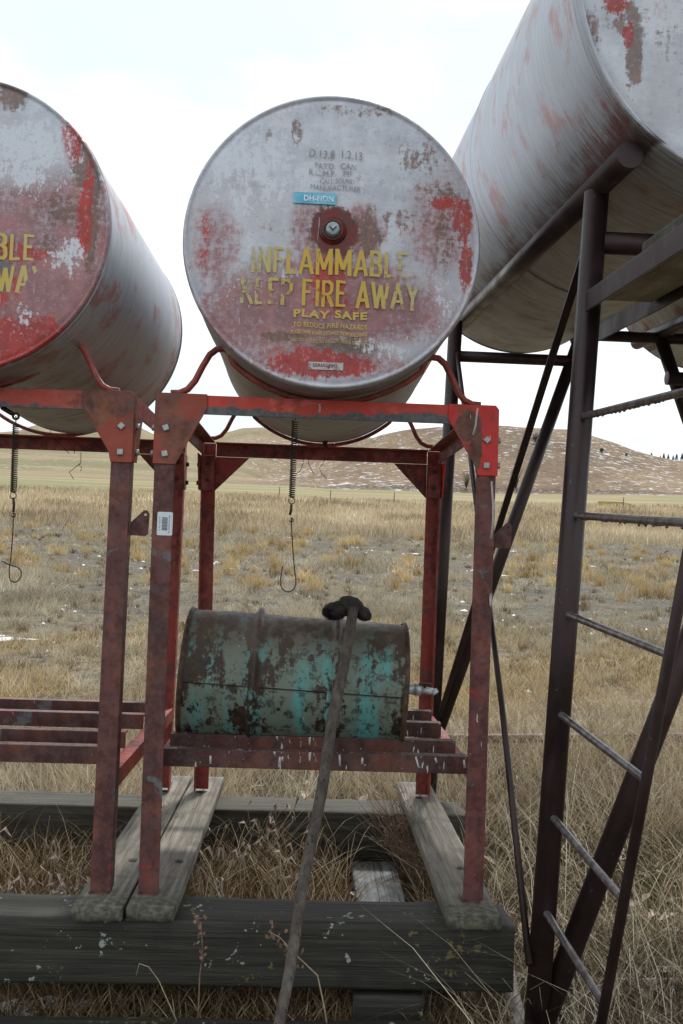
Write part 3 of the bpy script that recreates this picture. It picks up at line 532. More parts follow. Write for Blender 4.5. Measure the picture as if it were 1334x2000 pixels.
stalk('seed_stalk','brown seed stalk standing before the timber under the left planks',P([(385,2010),(388,1960),(390,1905),(396,1860),(393,1815),(380,1785)],3.12),.003)
stalk('bent_stalk','bent pale stalk arching over the broom handle',P([(640,2010),(632,1960),(620,1905),(585,1872),(563,1850),(548,1832),(530,1822)],3.1),.0028,mat=stem_pale)
stalk('bent_stalk','short hooked stalk left of the broom handle',P([(350,2005),(330,1960),(310,1915),(290,1888),(272,1882),(266,1905)],3.1),.002,heads=False,mat=stem_pale)
# leaves and clods lying about
lt=MB()
for _ in range(420):
    x_=random.uniform(.75,2.6) if random.random()<.62 else random.uniform(-1.3,.8); y_=random.uniform(3.3,6.2); c=Vector((x_,y_,Zg(x_,y_)+random.uniform(.01,.06))); a=random.uniform(0,6.28); L=random.uniform(.02,.06); d=Vector((math.cos(a),math.sin(a),random.uniform(-.2,.5)))*L; s_=Vector((-d.y,d.x,0)).normalized()*L*.45
    lt.add([c-d,c-s_+Vector((0,0,.015)),c+d,c+s_+Vector((0,0,.01))],[(0,1,2),(0,2,3)])
build(lt,'fallen_leaves',simple('pale_fallen_leaf',(.26,.17,.11),(.62,.52,.45),.7,0,8),None,'W',(1.5,4.5,GZ),tags=('pale curled fallen leaves scattered over the straw','leaves',None,'stuff'))
# snow: thin remnants lying on the ground
sm=MB()
def snow_patch(cx,cy,rx,ry,n=18):
    z=Zg(cx,cy); vs=[Vector((cx,cy,z+.03))]
    for k in range(n):
        a=6.283*k/n; r=1+.45*math.sin(3*a+cx*9)+.25*math.sin(7*a+cy*5); x_=cx+rx*r*math.cos(a); y_=cy+ry*r*math.sin(a); vs.append(Vector((x_,y_,Zg(x_,y_)+.004)))
    sm.add(vs,[(0,k+1,(k+1)%n+1) for k in range(n)],True)
for a,b,rx,ry in [(-.93,3.32,.10,.05),(-.80,3.36,.05,.03),(-.68,3.34,.04,.02),(-.55,3.38,.03,.02),(-3.3,11.4,.22,.12),(-3.55,11.6,.12,.08),(4.9,24,.35,.16)]: snow_patch(a,b,rx,ry)
for _ in range(380):
    b=random.uniform(11,42)*random.uniform(.8,1); a=(random.uniform(-.42,.48))*b
    if fbm(a*.25,b*.2,91)>.47: q=random.uniform(.008,.034)*b/12; snow_patch(a,b,q*random.uniform(.7,1.8),q*random.uniform(.6,1.3),7)
nsn=NM('old_snow',.6); nsn.color((.74,.78,.84)); nsn.bump(nsn.noise(30),.4,.02)
build(sm,'snow_patches',nsn.m,None,'W',(0,10,GZ),tags=('thin white remnants of snow on the field','snow',None,'stuff'))
# ------------------------------------------------ far things
post_wood=simple('grey_post_wood',(.09,.08,.07),(.16,.14,.12),.9,0,8)
for i,p in enumerate((545,645,770,40,1225)):
    Y=108; X=(p-585)/1900*Y; z=Zg(X,Y); mb=MB().tube([(X,Y,z-.3),(X+.02,Y,z+.6),(X+.05,Y,z+1.35)],[.06,.055,.05],7)
    build(mb,'fence_post',post_wood,None,'W',(X,Y,z),tags=(['distant fence post seen left of the hook rod','distant fence post right of the spring','distant fence post near the right rear leg','distant fence post seen left of the left stand','distant fence post beyond the ladder'][i],'fence post','far fence posts across the field'))
yel=simple('faded_yellow_machine_paint',(.34,.25,.05),(.45,.34,.08),.6,0,2)
Y=119.; Xa=(1176-585)/1900*Y; Xb=(1246-585)/1900*Y; z=Zg(Xa,Y)
ym=thing('farm_machine','long low yellow farm machine lying in the far field','farm machine',(Xa,Y,z))
build(MB().box((Xa,Y-.4,z+.3),(Xa+2.9,Y+.4,z+.65)).prism([(0,.3),(0,.65),(1.7,.30),(1.7,.12)],(Xa+2.9,Y-.3,z),(Xa+2.9,Y+.3,z),(1,0,0),(0,0,1)),'frame',yel,ym,'W',(Xa,Y,z))
for k in range(5): build(MB().box((Xa+.2+k*.55,Y-.5,z-.05),(Xa+.32+k*.55,Y+.5,z+.27)),'foot',yel,ym,'W',(Xa+.2+k*.55,Y,z))
needle=simple('dark_pine_foliage',(.025,.035,.022),(.06,.075,.045),.9,0,.6); bark=simple('brown_bark',(.06,.045,.035),(.12,.09,.07),.9,0,3)
def surf(p,Y):
    X=(p-585)/1900*Y; return X,Y,Zg(X,Y)
def pine(p,Y,h,label,i):
    X,Y,z=surf(p,Y); t=thing('pine_tree',label,'tree',(X,Y,z),'W','pines on the far ridge'); build(MB().tube([(X,Y,z-1),(X,Y,z+h*.9)],[.18,.04],6),'trunk',bark,t,'W',(X,Y,z)); mb=MB()
    for _ in range(420):
        q=random.random()**.8; r=h*.27*(1-q*.92)*random.uniform(.5,1.1); a=random.uniform(0,6.28); c=Vector((X+math.cos(a)*r,Y+math.sin(a)*r,z+h*(.12+.88*q))); s_=h*.05
        d=Vector((random.gauss(0,1),random.gauss(0,1),random.gauss(0,.6))).normalized()*s_; e=d.orthogonal().normalized()*s_; mb.add([c-d,c+e,c+d,c-e],[(0,1,2,3)])
    build(mb,'crown',needle,t,'W',(X,Y,z))
for i,(p,h) in enumerate([(1278,4.6),(1296,3.2),(1303,4.8),(1312,4.2),(1322,3.6),(1329,4.6),(1340,5.2)]):
    pine(p,640,h,['small pine standing alone at the left end of the ridge row','shortest pine of the ridge row','tall pine in the middle of the ridge row','rounded pine right of the tallest ridge pine','squat pine near the right edge of the ridge','pointed pine at the edge of the view','pine cut by the edge of the photo'][i],i)
def shrub(p,Y,h,label,bare=False):
    X,Y,z=surf(p,Y); t=thing('shrub',label,'shrub',(X,Y,z)); mb=MB(); fo=MB()
    for _ in range(22 if bare else 8):
        a=random.uniform(0,6.28); e=Vector((X+math.cos(a)*h*.4*random.random(),Y+math.sin(a)*h*.3,z+h*random.uniform(.6,1))); mb.tube([(X,Y,z-.2),Vector((X,Y,z)).lerp(e,.5)+Vector((0,0,h*.1)),e],[.07 if bare else .05,.04,.02],4)
    build(mb,'trunk',bark,t,'W',(X,Y,z))
    if not bare:
        for _ in range(260):
            d=Vector((random.gauss(0,1),random.gauss(0,1),random.gauss(0,1))).normalized(); c=Vector((X,Y,z+h*.5))+Vector((d.x*h*.55,d.y*h*.5,d.z*h*.5))*random.uniform(.5,1.05); e=d.orthogonal().normalized()*h*.07; f=d.cross(e).normalized()*h*.07; fo.add([c-e,c+f,c+e,c-f],[(0,1,2,3)])
        build(fo,'crown',needle if not bare else bark,t,'W',(X,Y,z))
shrub(1050,300,3.6,'round dark shrub high on the right hillside'); shrub(1178,306,1.5,'small shrub on the shoulder of the right hill'); shrub(1228,312,1.1,'tiny shrub on the right hill skyline')
shrub(1010,246,6,'bare leafless tree at the foot of the hill',True); shrub(912,246,5,'bare leafless bush at the hill foot behind the red post',True)
# ================================================ SMALL RED STANDS (tipped frame)
YF,YB=3.38,4.86; ZT=.545; ZB=-1.162; XL,XR=-.545,.648; T=.007; CX=.0515
def ell(mb,p0,p1,u,v,a,b,t=T):
    """angle iron from p0 to p1: flange of width a along u, flange b along v, corner at p"""
    mb.prism([(0,0),(a,0),(a,t),(t,t),(t,b),(0,b)],p0,p1,u,v); return mb
st=thing('tank_stand','red angle iron stand under the central tank with a barrel shelf','tank stand',(CX,YF,ZB),'S','red steel tank stands')
for fx,sx,fm,zt in ((XL,1,leg_paint,.30),(XR,-1,leg_paint_right,.30)):       # front legs lean a little
    dx=.012*(1 if sx>0 else -1)
    build(ell(MB(),(fx+dx*sx*.0+.008*1 if sx>0 else fx-.006,YF,ZB),(fx,YF,ZT-.002),(sx,0,0),(0,1,0),.069,.062),'leg',fm,st,'S',(fx,YF,ZB),.002)
    build(ell(MB(),(fx+(.03 if sx>0 else -.01),YB,ZB),(fx+(.0),YB,ZT-.002),(sx,0,0),(0,-1,0),.066,.060),'leg',rear_paint,st,'S',(fx,YB,ZB),.002)
# base plates of the feet
for fx,sx in ((XL+.006,1),(XR-.006,-1)):
    x0,x1=sorted((fx,fx+sx*.075)); build(MB().box((x0+.001,YF+.001,ZB-.008),(x1-.008,YF+.060,ZB-.001)),'foot_plate',leg_paint,st,'S',(x0,YF,ZB))
# top beams
build(ell(MB(),(XL+.072,YF+.0005,ZT),(XR-.072,YF+.0005,ZT),(0,0,-1),(0,1,0),.067,.060),'front_beam',bright_paint,st,'S',(0,YF,ZT),.002)
build(ell(MB(),(XL+.069,YB-.0005,ZT),(XR-.069,YB-.0005,ZT),(0,0,-1),(0,-1,0),.067,.060),'rear_beam',rear_paint,st,'S',(0,YB,ZT),.002)
for fx,sx in ((XL,1),(XR,-1)):
    build(ell(MB(),(fx+sx*.0075,YF+.064,ZT),(fx+sx*.0075,YB-.063,ZT),(0,0,-1),(sx,0,0),.067,.060),'side_beam',rear_paint,st,'S',(fx,YF,ZT),.002)
# gussets (plates bolted over the corners), with side plates and square bolt heads
def gusset(y,fx,sx,mat,th,front):
    ys=-1 if front else 1
    poly=[(-.004,ZT+.003),(.175,ZT+.003),(.175,ZT-.050),(.080,.312),(.074,.300),(-.004,.300)]
    if sx<0 and front: poly=[(.008,ZT+.003),(.175,ZT+.003),(.175,ZT-.052),(.078,.335),(.071,.300),(-.004,.300),(-.004,ZT-.012)]
    g=build(MB().prism(poly,(fx,y+ys*.001,0),(fx,y+ys*(.001+th),0),(sx,0,0),(0,0,1)),'gusset',mat,st,'S',(fx,y,.4),.0015)
    for bz,rot in ((.425,.35 if sx>0 else .785),(.335,.2 if sx>0 else 0)):
        c=Vector((fx+sx*.037,y+ys*(.001+th),bz)); mb=MB(); R=.0145; q=[(R*math.cos(rot+.785+k*1.5708)*1.0,R*math.sin(rot+.785+k*1.5708)) for k in range(4)]
        mb.prism(q,c,c+Vector((0,ys*.010,0)),(1,0,0),(0,0,1)); build(mb,'bolt',zinc if front else dark_iron,g,'S',c,.002)
    return g
gusset(YF,XL,1,rust_plate,.006,True); gusset(YF,XR,-1,gusset_bright,.006,True)
def inner_gusset(fx,sx):
    mb=MB().prism([(.068,ZT-.069),(.235,ZT-.069),(.068,ZT-.24)],(fx,YB-.008,0),(fx,YB-.002,0),(sx,0,0),(0,0,1)).prism([(.004,ZT-.069),(.067,ZT-.069),(.067,ZT-.24),(.004,ZT-.24)],(fx,YB-.068,0),(fx,YB-.062,0),(sx,0,0),(0,0,1))
    g=build(mb,'gusset',rear_paint,st,'S',(fx,YB,.4),.0015)
    for bz in (ZT-.11,ZT-.19):
        c=Vector((fx+sx*.036,YB-.068,bz)); build(MB().tube([c,c-Vector((0,.012,0))],.010,6),'bolt',dark_iron,g,'S',c)
inner_gusset(XL,1); inner_gusset(XR,-1)
for fx,sx in ((XL,1),(XR,-1)):                       # side gussets with bolts seen from the next stand
    for y0,y1 in ((YF+.010,YF+.16),(YB-.010,YB-.16)):
        d=1 if y1>y0 else -1
        poly=[(y0,ZT-.068),(y1,ZT-.068),(y0+d*.062,ZT-.24),(y0,ZT-.24)]
        g=build(MB().prism(poly,(fx-sx*.007,0,0),(fx-sx*.001,0,0),(0,1,0),(0,0,1)),'side_gusset',rear_paint if fx<0 else gusset_bright,st,'S',(fx,y0,.4),.0015)
        for bz in (.43,.34):
            c=Vector((fx-sx*.007,y0+d*.03,bz)); build(MB().tube([c,c-Vector((sx*.012,0,0))],.012,6),'bolt',zinc if y0<4 else dark_iron,g,'S',c)
# saddles: bent flat bars that rise in humps and dip under the tank
def saddle(y,cxs,mat,thick,depth):
    left=[(-.545,.553),(-.515,.555),(-.488,.568),(-.463,.600),(-.440,.650),(-.416,.694),(-.392,.714),(-.368,.717),(-.348,.706)]
    R=.494+thick*.5+.002; zc=1.046; arc=[]
    for k in range(25):
        a=-1.5708-.715+1.43*k/24; arc.append((R*math.cos(a),zc+R*math.sin(a)))
    pts=left[:]+arc+[(-a,b) for a,b in reversed(left)]
    pts=[Vector((cxs+a,y,b)) for a,b in pts]; mb=MB(); n=8; rings=[]
    for i,p in enumerate(pts):
        t=(pts[min(i+1,len(pts)-1)]-pts[max(i-1,0)]).normalized(); nr=Vector((-t.z,0,t.x)); yy=Vector((0,1,0))
        rings.append([p+nr*thick*.5*math.copysign(abs(math.sin(a))**.6,math.sin(a))+yy*depth*.5*math.copysign(abs(math.cos(a))**.6,math.cos(a)) for a in [2*math.pi*(k+.5)/n for k in range(n)]])
    vs=[q for r_ in rings for q in r_]; m=len(pts)
    mb.add(vs,[(i*n+k,(i+1)*n+k,(i+1)*n+(k+1)%n,i*n+(k+1)%n) for i in range(m-1) for k in range(n)]+[tuple(range(n)),tuple((m-1)*n+k for k in range(n-1,-1,-1))],True)
    build(mb,'saddle',mat,st,'S',(cxs,y,.6))
saddle(YF+.030,.045,saddle_paint,.020,.040); saddle(YB-.13,.045,rear_paint,.018,.036)
# lower side rails and shelf rails
for fx,sx in ((XL,1),(XR,-1)):
    build(ell(MB(),(fx+sx*.0075,YF+.066,-.764),(fx+sx*.0075,YB-.066,-.764),(0,0,-1),(sx,0,0),.062,.050),'side_rail',rear_paint,st,'S',(fx,YF,-.76),.002)
for y in (3.50,3.79,4.20,4.52):
    build(ell(MB(),(-.505,y,-.700),(.597,y,-.700),(0,0,-1),(0,1,0),.062,.052),'shelf_rail',shelf_paint,st,'S',(0,y,-.70),.002)
run_white=flat('dried_white_paint',(.46,.44,.44),.5)
def run(y,pts,parent_name='paint_run'):
    q=[at('S',a,b,1,y) for a,b in pts]; rr=[.0035]*(len(q)-1)+[.0045]
    build(MB().tube(q,rr,7,ry=.0012),parent_name,run_white,st,'S',q[0])
run(YF-.0068,[(933,797),(931,812),(929,830),(924,850)]); run(YF,[(960,940),(963,985),(963,1020),(959,1052)]); run(YF-.001,[(624,788),(625,797),(624,806)])
run(YF-.001,[(598,786),(610,787),(630,789)])
for l in ([(411,1476),(411,1492)],[(547,1478),(545,1494)],[(552,1478),(551,1486)],[(663,1474),(664,1496)],[(708,1480),(707,1493)],[(812,1478),(817,1496),(819,1500)],[(850,1480),(853,1490)],[(906,1484),(908,1500)]): run(3.4995,l)
run(YB-.001,[(743,885),(749,896),(757,908)])
# hinge bracket welded to the outer side of the right leg
def bracket(fx):
    mb=MB(); th=.006; o=[(.001,-.045),(.055,-.047),(.064,-.038),(.066,.030),(.060,.042),(.048,.044),(.040,.036),(.001,-.002)]
    h=Vector((.052,.028)); n=len(o); hole=[(h.x+.005*math.cos(a),h.y+.005*math.sin(a)) for a in [2*math.pi*k/8 for k in range(8)]]
    import mathutils
    tri=mathutils.geometry.delaunay_2d_cdt([Vector(p) for p in o+hole],[(i,(i+1)%n) for i in range(n)]+[(n+i,n+(i+1)%8) for i in range(8)],[],0,1e-6)
    vs2,fs=tri[0],tri[2]; out=[]
    def inside(p,poly):
        c=False
        for i in range(len(poly)):
            (x1,y1),(x2,y2)=poly[i],poly[i-1]
            if (y1>p[1])!=(y2>p[1]) and p[0]<(x2-x1)*(p[1]-y1)/(y2-y1)+x1: c=not c
        return c
    for f in fs:
        c=sum((vs2[i] for i in f),Vector((0,0)))/len(f)
        if inside(c,o) and not inside(c,hole): out.append(tuple(f))
    zc=.095
    V=[Vector((fx+a.x,YF+.028,zc+a.y)) for a in vs2]; V2=[v+Vector((0,th,0)) for v in V]; m=len(V)
    mb.add(V+V2,out+[tuple(m+i for i in reversed(f)) for f in out]+[(i,(i+1)%n,m+(i+1)%n,m+i) for i in range(n)]+[(n+i,m+n+i,m+n+(i+1)%8,n+(i+1)%8) for i in range(8)])
    build(mb,'bracket',leg_paint,st,'S',(fx,YF,.09))
bracket(XR+.0)
# second stand on the left: copy of every part
st2=copy_tree(st,(-1.272,0,0)); tag(st2,'red angle iron stand with an empty shelf, left of the barrel stand','tank stand')
def remat(o,m): o.material_slots[0].link='OBJECT'; o.material_slots[0].material=m
orange_beam=paint_mat('orange_red_beam_paint',(.30,.06,.045),(.46,.075,.05),.5,.3,.5,0,off=31,band=-.056)
quiet_shelf=paint_mat('dark_red_shelf_paint',(.060,.018,.016),(.26,.02,.018),.36,.4,.3,.1,off=41)
for c in kids(st2):
    k=c.name.split('.')[0]
    if k=='front_beam': remat(c,orange_beam); c['label']='orange red beam with a grey bare patch'
    if k in('gusset','side_gusset') and c.material_slots[0].material==gusset_bright: remat(c,rust_plate)
    if k=='leg' and c.material_slots[0].material==leg_paint_right: remat(c,leg_paint)
    if k=='shelf_rail': remat(c,quiet_shelf)
# price sticker with bar code on the front left leg
c0=Vector((-.4985,YF-.0035,.093)); W2,H2=.0265,.0405; rr=.005
lab=[(sx*(W2-rr)+rr*math.cos(a0+b),sz*(H2-rr)+rr*math.sin(a0+b)) for sx,sz,a0 in ((1,1,0),(-1,1,1.5708),(-1,-1,3.1416),(1,-1,4.7124)) for b in (0,.5,1.05,1.57)]
stk=build(MB().prism(lab,c0+Vector((0,.0015,0)),c0,(1,0,0),(0,0,1)),'barcode_sticker',label_white,st,'S',c0,tags=('white sticker with a bar code',))
bars=MB(); z=.022
for k,wd in enumerate((.0035,.0012,.0012,.002,.0035,.0015,.0012,.003,.0012,.002,.0035,.0012,.0025)):
    bars.box((c0.x-.010,c0.y-.0012,c0.z+z-wd),(c0.x+.009,c0.y-.0004,c0.z+z)); z-=wd+(.0010 if k%3 else .0022)
def vtext(txt,x,size,length,zc):
    v,f=text_mesh(txt,size,length,.01); bars.add([Vector((x+b,c0.y-.0006,c0.z+zc-a)) for a,b in v],f)
vtext('Morrison House, Inc',c0.x+.0125,.0055,.060,-.002); vtext('Sale  8/22  Tag 12',c0.x-.0205,.0045,.050,0)
build(bars,'print',label_ink,stk,'S',c0)
# ================================================ TANKS
def tank(name,label,c,ax,R,L,facem,shellm,frame,seam=None,group='weathered cylindrical fuel tanks',hub=True,seed=0,segs=112,letters=True,prefix=None):
    c=Vector(c); ax=Vector(ax).normalized(); base=c+ax*L/2-Vector((0,0,R))
    t=thing(name,label,'tank',base,frame,group)
    def jit(q,a):
        d=mnoise.noise(q*2.3+Vector((seed,0,0)))*.0035+mnoise.noise(q*6.1+Vector((0,seed,3)))*.0012; return q+a*d
    head=[(-.012,0.0)]+[(-.012+.010*(k/14.)**2,R*k/15.) for k in range(1,15)]+[(-.001,R*.952),(.003,R-.018),(.0035,R-.014),(-.004,R-.011),(-.007,R-.0065),(-.003,R-.002),(.006,R-.0002),(.020,R)]
    build(MB().lathe(head,c,ax,segs,jit=jit),'front_head',facem,t,frame,c)
    def jr(q,a):
        v=q-c; d=a*v.dot(a); r=v-d; n_=r.normalized(); return q+n_*(mnoise.noise(q*1.7+Vector((seed,5,0)))*.006*min(1,max(0,v.dot(a)-.02)*8))
    prof=[(.020,R)]+[(.02+(L-.04)*k/26.,R) for k in range(1,26)]+[(L-.02,R)]
    build(MB().lathe(prof,c,ax,segs,jit=jr),'shell',shellm,t,frame,c)
    build(MB().lathe([(L-.02,R),(L-.008,R-.004),(L,R-.012),(L+.006,R*.7),(L+.012,0)],c,ax,segs),'rear_head',shellm,t,frame,c)
    # weld beads where the heads meet the shell
    for d in ([.022,L-.022]+(seam or [])):
        build(MB().lathe([(d-.006,R+.0003),(d-.004,R+.0030),(d,R+.0042),(d+.004,R+.0030),(d+.006,R+.0003)],c,ax,segs),'weld_seam',shellm,t,frame,c)
    return t,c,base
FY=3.19
main_c=(.043,FY,1.046)
tk,tc_,_=tank('fuel_tank','grey and red tank with the warning to keep fire away, in the centre',main_c,(0,1,0),.494,1.53,main_face,shell_main,'S')
left_c=(.043-1.228,FY+.0,1.050)
tk2,tc2,_=tank('fuel_tank','red stained tank cut by the left edge, one on the left stand',left_c,(.028,1,-.004),.494,1.53,left_face,shell_left,'S',seed=11)
def hub(t,c):
    c=Vector(c)+Vector((0,-.012,.030))
    ay=Vector((0,-1,0))
    b=build(MB().lathe([(-.002,.047),(.003,.046),(.006,.040),(.008,.037),(.013,.035),(.015,.031),(.012,.026),(.004,.025)],c,ay,40),'bung_collar',collar_red,t,'S',c)
    p=MB().lathe([(.008,.027),(.018,.0225),(.028,.022),(.030,.019),(.0305,0)],c,ay,32); build(p,'plug',plug_metal,b,'S',c)
    v=MB().prism([(-.013,.004),(-.010,.006),(0,-.004),(.010,.007),(.013,.005),(0,-.010)],c-Vector((0,.0306,0)),c-Vector((0,.0325,0)),(1,0,0),(0,0,1)); build(v,'notch',dark_iron,b,'S',c)
hub(tk,main_c); hub(tk2,left_c)
GLY={'I':(.22,[[(.11,0),(.11,1)]]),'N':(.62,[[(.08,0),(.08,1)],[(.08,1),(.54,0)],[(.54,0),(.54,1)]]),'F':(.52,[[(.08,0),(.08,1)],[(.08,.94),(.50,.94)],[(.08,.52),(.42,.52)]]),'L':(.50,[[(.08,0),(.08,1)],[(.08,.06),(.48,.06)]]),
'A':(.66,[[(.04,0),(.33,1)],[(.33,1),(.62,0)],[(.15,.30),(.51,.30)]]),'M':(.80,[[(.08,0),(.08,1)],[(.08,.98),(.40,.22)],[(.40,.22),(.72,.98)],[(.72,0),(.72,1)]]),'B':(.58,[[(.08,0),(.08,1)],[(.08,.94),(.34,.94),(.46,.86),(.47,.66),(.36,.54),(.08,.54)],[(.34,.54),(.50,.45),(.52,.18),(.40,.06),(.08,.06)]]),
'E':(.54,[[(.08,0),(.08,1)],[(.08,.94),(.50,.94)],[(.08,.52),(.42,.52)],[(.08,.06),(.52,.06)]]),'K':(.60,[[(.08,0),(.08,1)],[(.10,.42),(.54,1)],[(.22,.55),(.58,0)]]),'P':(.56,[[(.08,0),(.08,1)],[(.08,.94),(.36,.94),(.50,.84),(.51,.60),(.38,.46),(.08,.46)]]),
'R':(.58,[[(.08,0),(.08,1)],[(.08,.94),(.36,.94),(.50,.84),(.51,.62),(.38,.48),(.08,.48)],[(.28,.48),(.54,0)]]),'W':(.88,[[(.04,1),(.24,.02)],[(.24,.02),(.44,.90)],[(.44,.90),(.64,.02)],[(.64,.02),(.84,1)]]),'Y':(.60,[[(.04,1),(.30,.48)],[(.30,.48),(.56,1)],[(.30,.50),(.30,0)]]),' ':(.26,[])}
def brush_text(txt,height,width,th=.135):
    """hand painted sign strokes: (x, z, layer) points and quads"""
    tot=sum(GLY[ch][0] for ch in txt)+.13*(len(txt)-1); sc=width/tot; X=0; V=[];Fc=[];lay=0
    for ch in txt:
        w_,st_=GLY[ch]
        for l in st_:
            lay+=1; t_=th/2*random.uniform(.9,1.12)
            for i in range(len(l)-1):
                a=Vector((l[i][0]*sc,l[i][1]*height)); b=Vector((l[i+1][0]*sc,l[i+1][1]*height)); d=(b-a).normalized(); e=Vector((-d.y,d.x))*t_*height*(1 if abs(d.y)>.5 else .8); ex=d*t_*height*.35*(len(l)>2)
                k=len(V); V+=[(X+q.x-width/2,q.y,lay*3+i) for q in (a-e-ex,b-e+ex,b+e+ex,a+e-ex)]; Fc.append((k,k+1,k+2,k+3))
        X+=(w_+.13)*sc
    return V,Fc
def letters(t,c,small=True):
    c=Vector(c)
    def zat(x,z): return c.y-.0148+.010*min(1,(math.hypot(x,z)/(.494*14/15)))**2-.0028
    def line(name,txt,x0,x1,ytop,ybot,mat,bold=0.,space=1.,tilt=0.,parent=None,wob=True):
        X0,X1=(x0-648)*K,(x1-648)*K; Z1,Z0=-(ytop-470)*K,-(ybot-470)*K
        v,f=text_mesh(txt,Z1-Z0,X1-X0,bold,space); cx=(X0+X1)/2; P_=[]
        for a,b in v:
            x=cx+a; z=Z0+b-tilt*a; 
            if wob: z+=.0022*math.sin(x*55); x+=.0012*math.sin(z*70+x*31)
            P_.append(Vector((c.x+x,zat(x,z),c.z+z)))
        return build(MB().add(P_,f),name,mat,t,'S',c)
    g=0.0
    # rows follow the roll of the lens: offsets already removed by the frame
    def yc(p,y): return y-.0355*(p-648)-0
    for txt,x0,x1,y1,y0 in (('INFLAMMABLE',489,800,489,541),('KEEP FIRE AWAY',472,821,551,604)):
        X0,X1=(x0-648)*K,(x1-648)*K; Z1,Z0=-(y1-470)*K,-(y0-470)*K; V,fs=brush_text(txt,Z1-Z0,X1-X0); cx=(X0+X1)/2; P_=[]
        for a,b,l in V:
            x=cx+a+.001*math.sin(a*90+b*60); z=Z0+b+.0015*math.sin(a*60); P_.append(Vector((c.x+x,zat(x,z)-.00002*l,c.z+z)))
        build(MB().add(P_,fs),'lettering',yellow_letters,t,'S',c)
    line('lettering','PLAY SAFE',577,722,611,627,yellow_small,.045,1.15)
    if small:
        line('lettering','TO REDUCE FIRE HAZARDS',576,722,636,646,yellow_small,.02,1.1)
        line('lettering','PLACE TANK A SAFE DISTANCE FROM BUILDINGS',573,722,652,659.5,yellow_small,.02,1.0)
        line('lettering','AND DO NOT SMOKE OR LIGHT ABOVE GROUND',573,722,668,675,yellow_small,.0,1.0)
        line('faint_lettering','D.13.8  1.2.13',597,702,290,306,faint_letters,.0)
        line('faint_lettering',"PAT'D.  CAN",608,690,316,328,faint_letters,.0)
        line('faint_lettering','R.C.M.P.   MPLS',597,700,331,343,faint_letters,.0)
        line('faint_lettering','CALL SOUND',620,688,347,357,faint_letters,.0)
        line('faint_lettering','MANUFACTURER',602,700,361,371,faint_letters,.0)
        X0,X1=(568-648)*K,(653-648)*K; Z1,Z0=-(378-470)*K,-(400-470)*K
        s=build(MB().add([Vector((c.x+x,zat(x,z)-.0005,c.z+z)) for x,z in ((X0,Z0),(X0+.001,Z1),(X1,Z1+.001),(X1-.001,Z0-.001))]+[Vector((c.x+x,zat(x,z)-.0020,c.z+z)) for x,z in ((X0,Z0),(X0+.001,Z1),(X1,Z1+.001),(X1-.001,Z0-.001))],[(4,5,6,7),(0,1,5,4),(1,2,6,5),(2,3,7,6),(3,0,4,7)]),'sticker',blue_tape,t,'S',c,tags=('blue sticker with worn white letters',))
        v,f=text_mesh('DH-NDN',(.0125*1.5),.098,.02,1.0); build(MB().add([Vector((c.x+(X0+X1)/2+.013+a,zat(0,.13)-.0060,c.z+Z0+.007+b)) for a,b in v],f),'sticker_lettering',sticker_letters,s,'S',c)
        X0,X1=(609-648)*K,(678-648)*K; Z1,Z0=-(713-470)*K,-(728-470)*K; yy=c.y-.0085
        s=build(MB().box((c.x+X0,yy,c.z+Z0),(c.x+X1,yy+.002,c.z+Z1)),'serial_label',letter_mat('torn_white_label',(.50,.47,.47),(.50,.47,.47),.90,off=9),t,'S',c,tags=('small torn white label',))
        v,f=text_mesh('SERIAL NO.',.011,.085,.01); build(MB().add([Vector((c.x+(X0+X1)/2+a,yy-.0015,c.z+Z0+.009+b)) for a,b in v],f),'label_print',collar_red,s,'S',c)
letters(tk,main_c); yellow_letters=letter_mat('less_worn_yellow_lettering',(.58,.38,.04),(.54,.48,.22),.72,off=5.5); letters(tk2,left_c,False)
# dent with bare metal on the left tank
# outlet valve under the main tank and fittings
oc=Vector((.045,3.62,.562))
ov=build(MB().tube([oc+Vector((0,0,.01)),oc-Vector((0,0,.030))],.014,12).tube([oc+Vector((-.02,0,-.022)),oc+Vector((.03,0,-.022))],.010,10).lathe([(-.012,0),(-.010,.012),(0,.017),(.010,.012),(.012,0)],oc+Vector((.006,-.012,-.022)),(0,1,0),14),'outlet_valve',dark_iron,tk,'S',oc)
oc=Vector((.062,4.68,.558)); build(MB().tube([oc,oc-Vector((0,0,.03)),oc+Vector((.015,0,-.03))],.006,8).box((oc.x-.012,oc.y-.01,oc.z-.02),(oc.x+.012,oc.y+.01,oc.z-.004)),'drain_fitting',dark_iron,tk,'S',oc)
# large tanks on the tall pipe stand (level frame)
AX=Vector((-.014,1,.004)).normalized()
def big_c(Y,dx=0): return Vector((1.348+dx,0,1.490))+AX*Y
bt,_,_=tank('large_fuel_tank','large silver tank high on the dark pipe stand at the upper right',big_c(2.674),AX,.61,3.14,big_face,shell_big,'W',[1.495],seed=23,segs=128)
# raised rim of the near head
bc=big_c(2.674); build(MB().lathe([(-.012,.596),(-.016,.604),(-.010,.611),(.012,.6125)],bc,AX,128),'rim',shell_big,bt,'W',bc)
bt2,_,_=tank('large_fuel_tank','large silver tank partly hidden behind the platform at the right edge',big_c(2.95,1.25)+Vector((0,0,-.02)),AX,.61,3.14,big_face,shell_big,'W',[1.5],seed=31,segs=96)
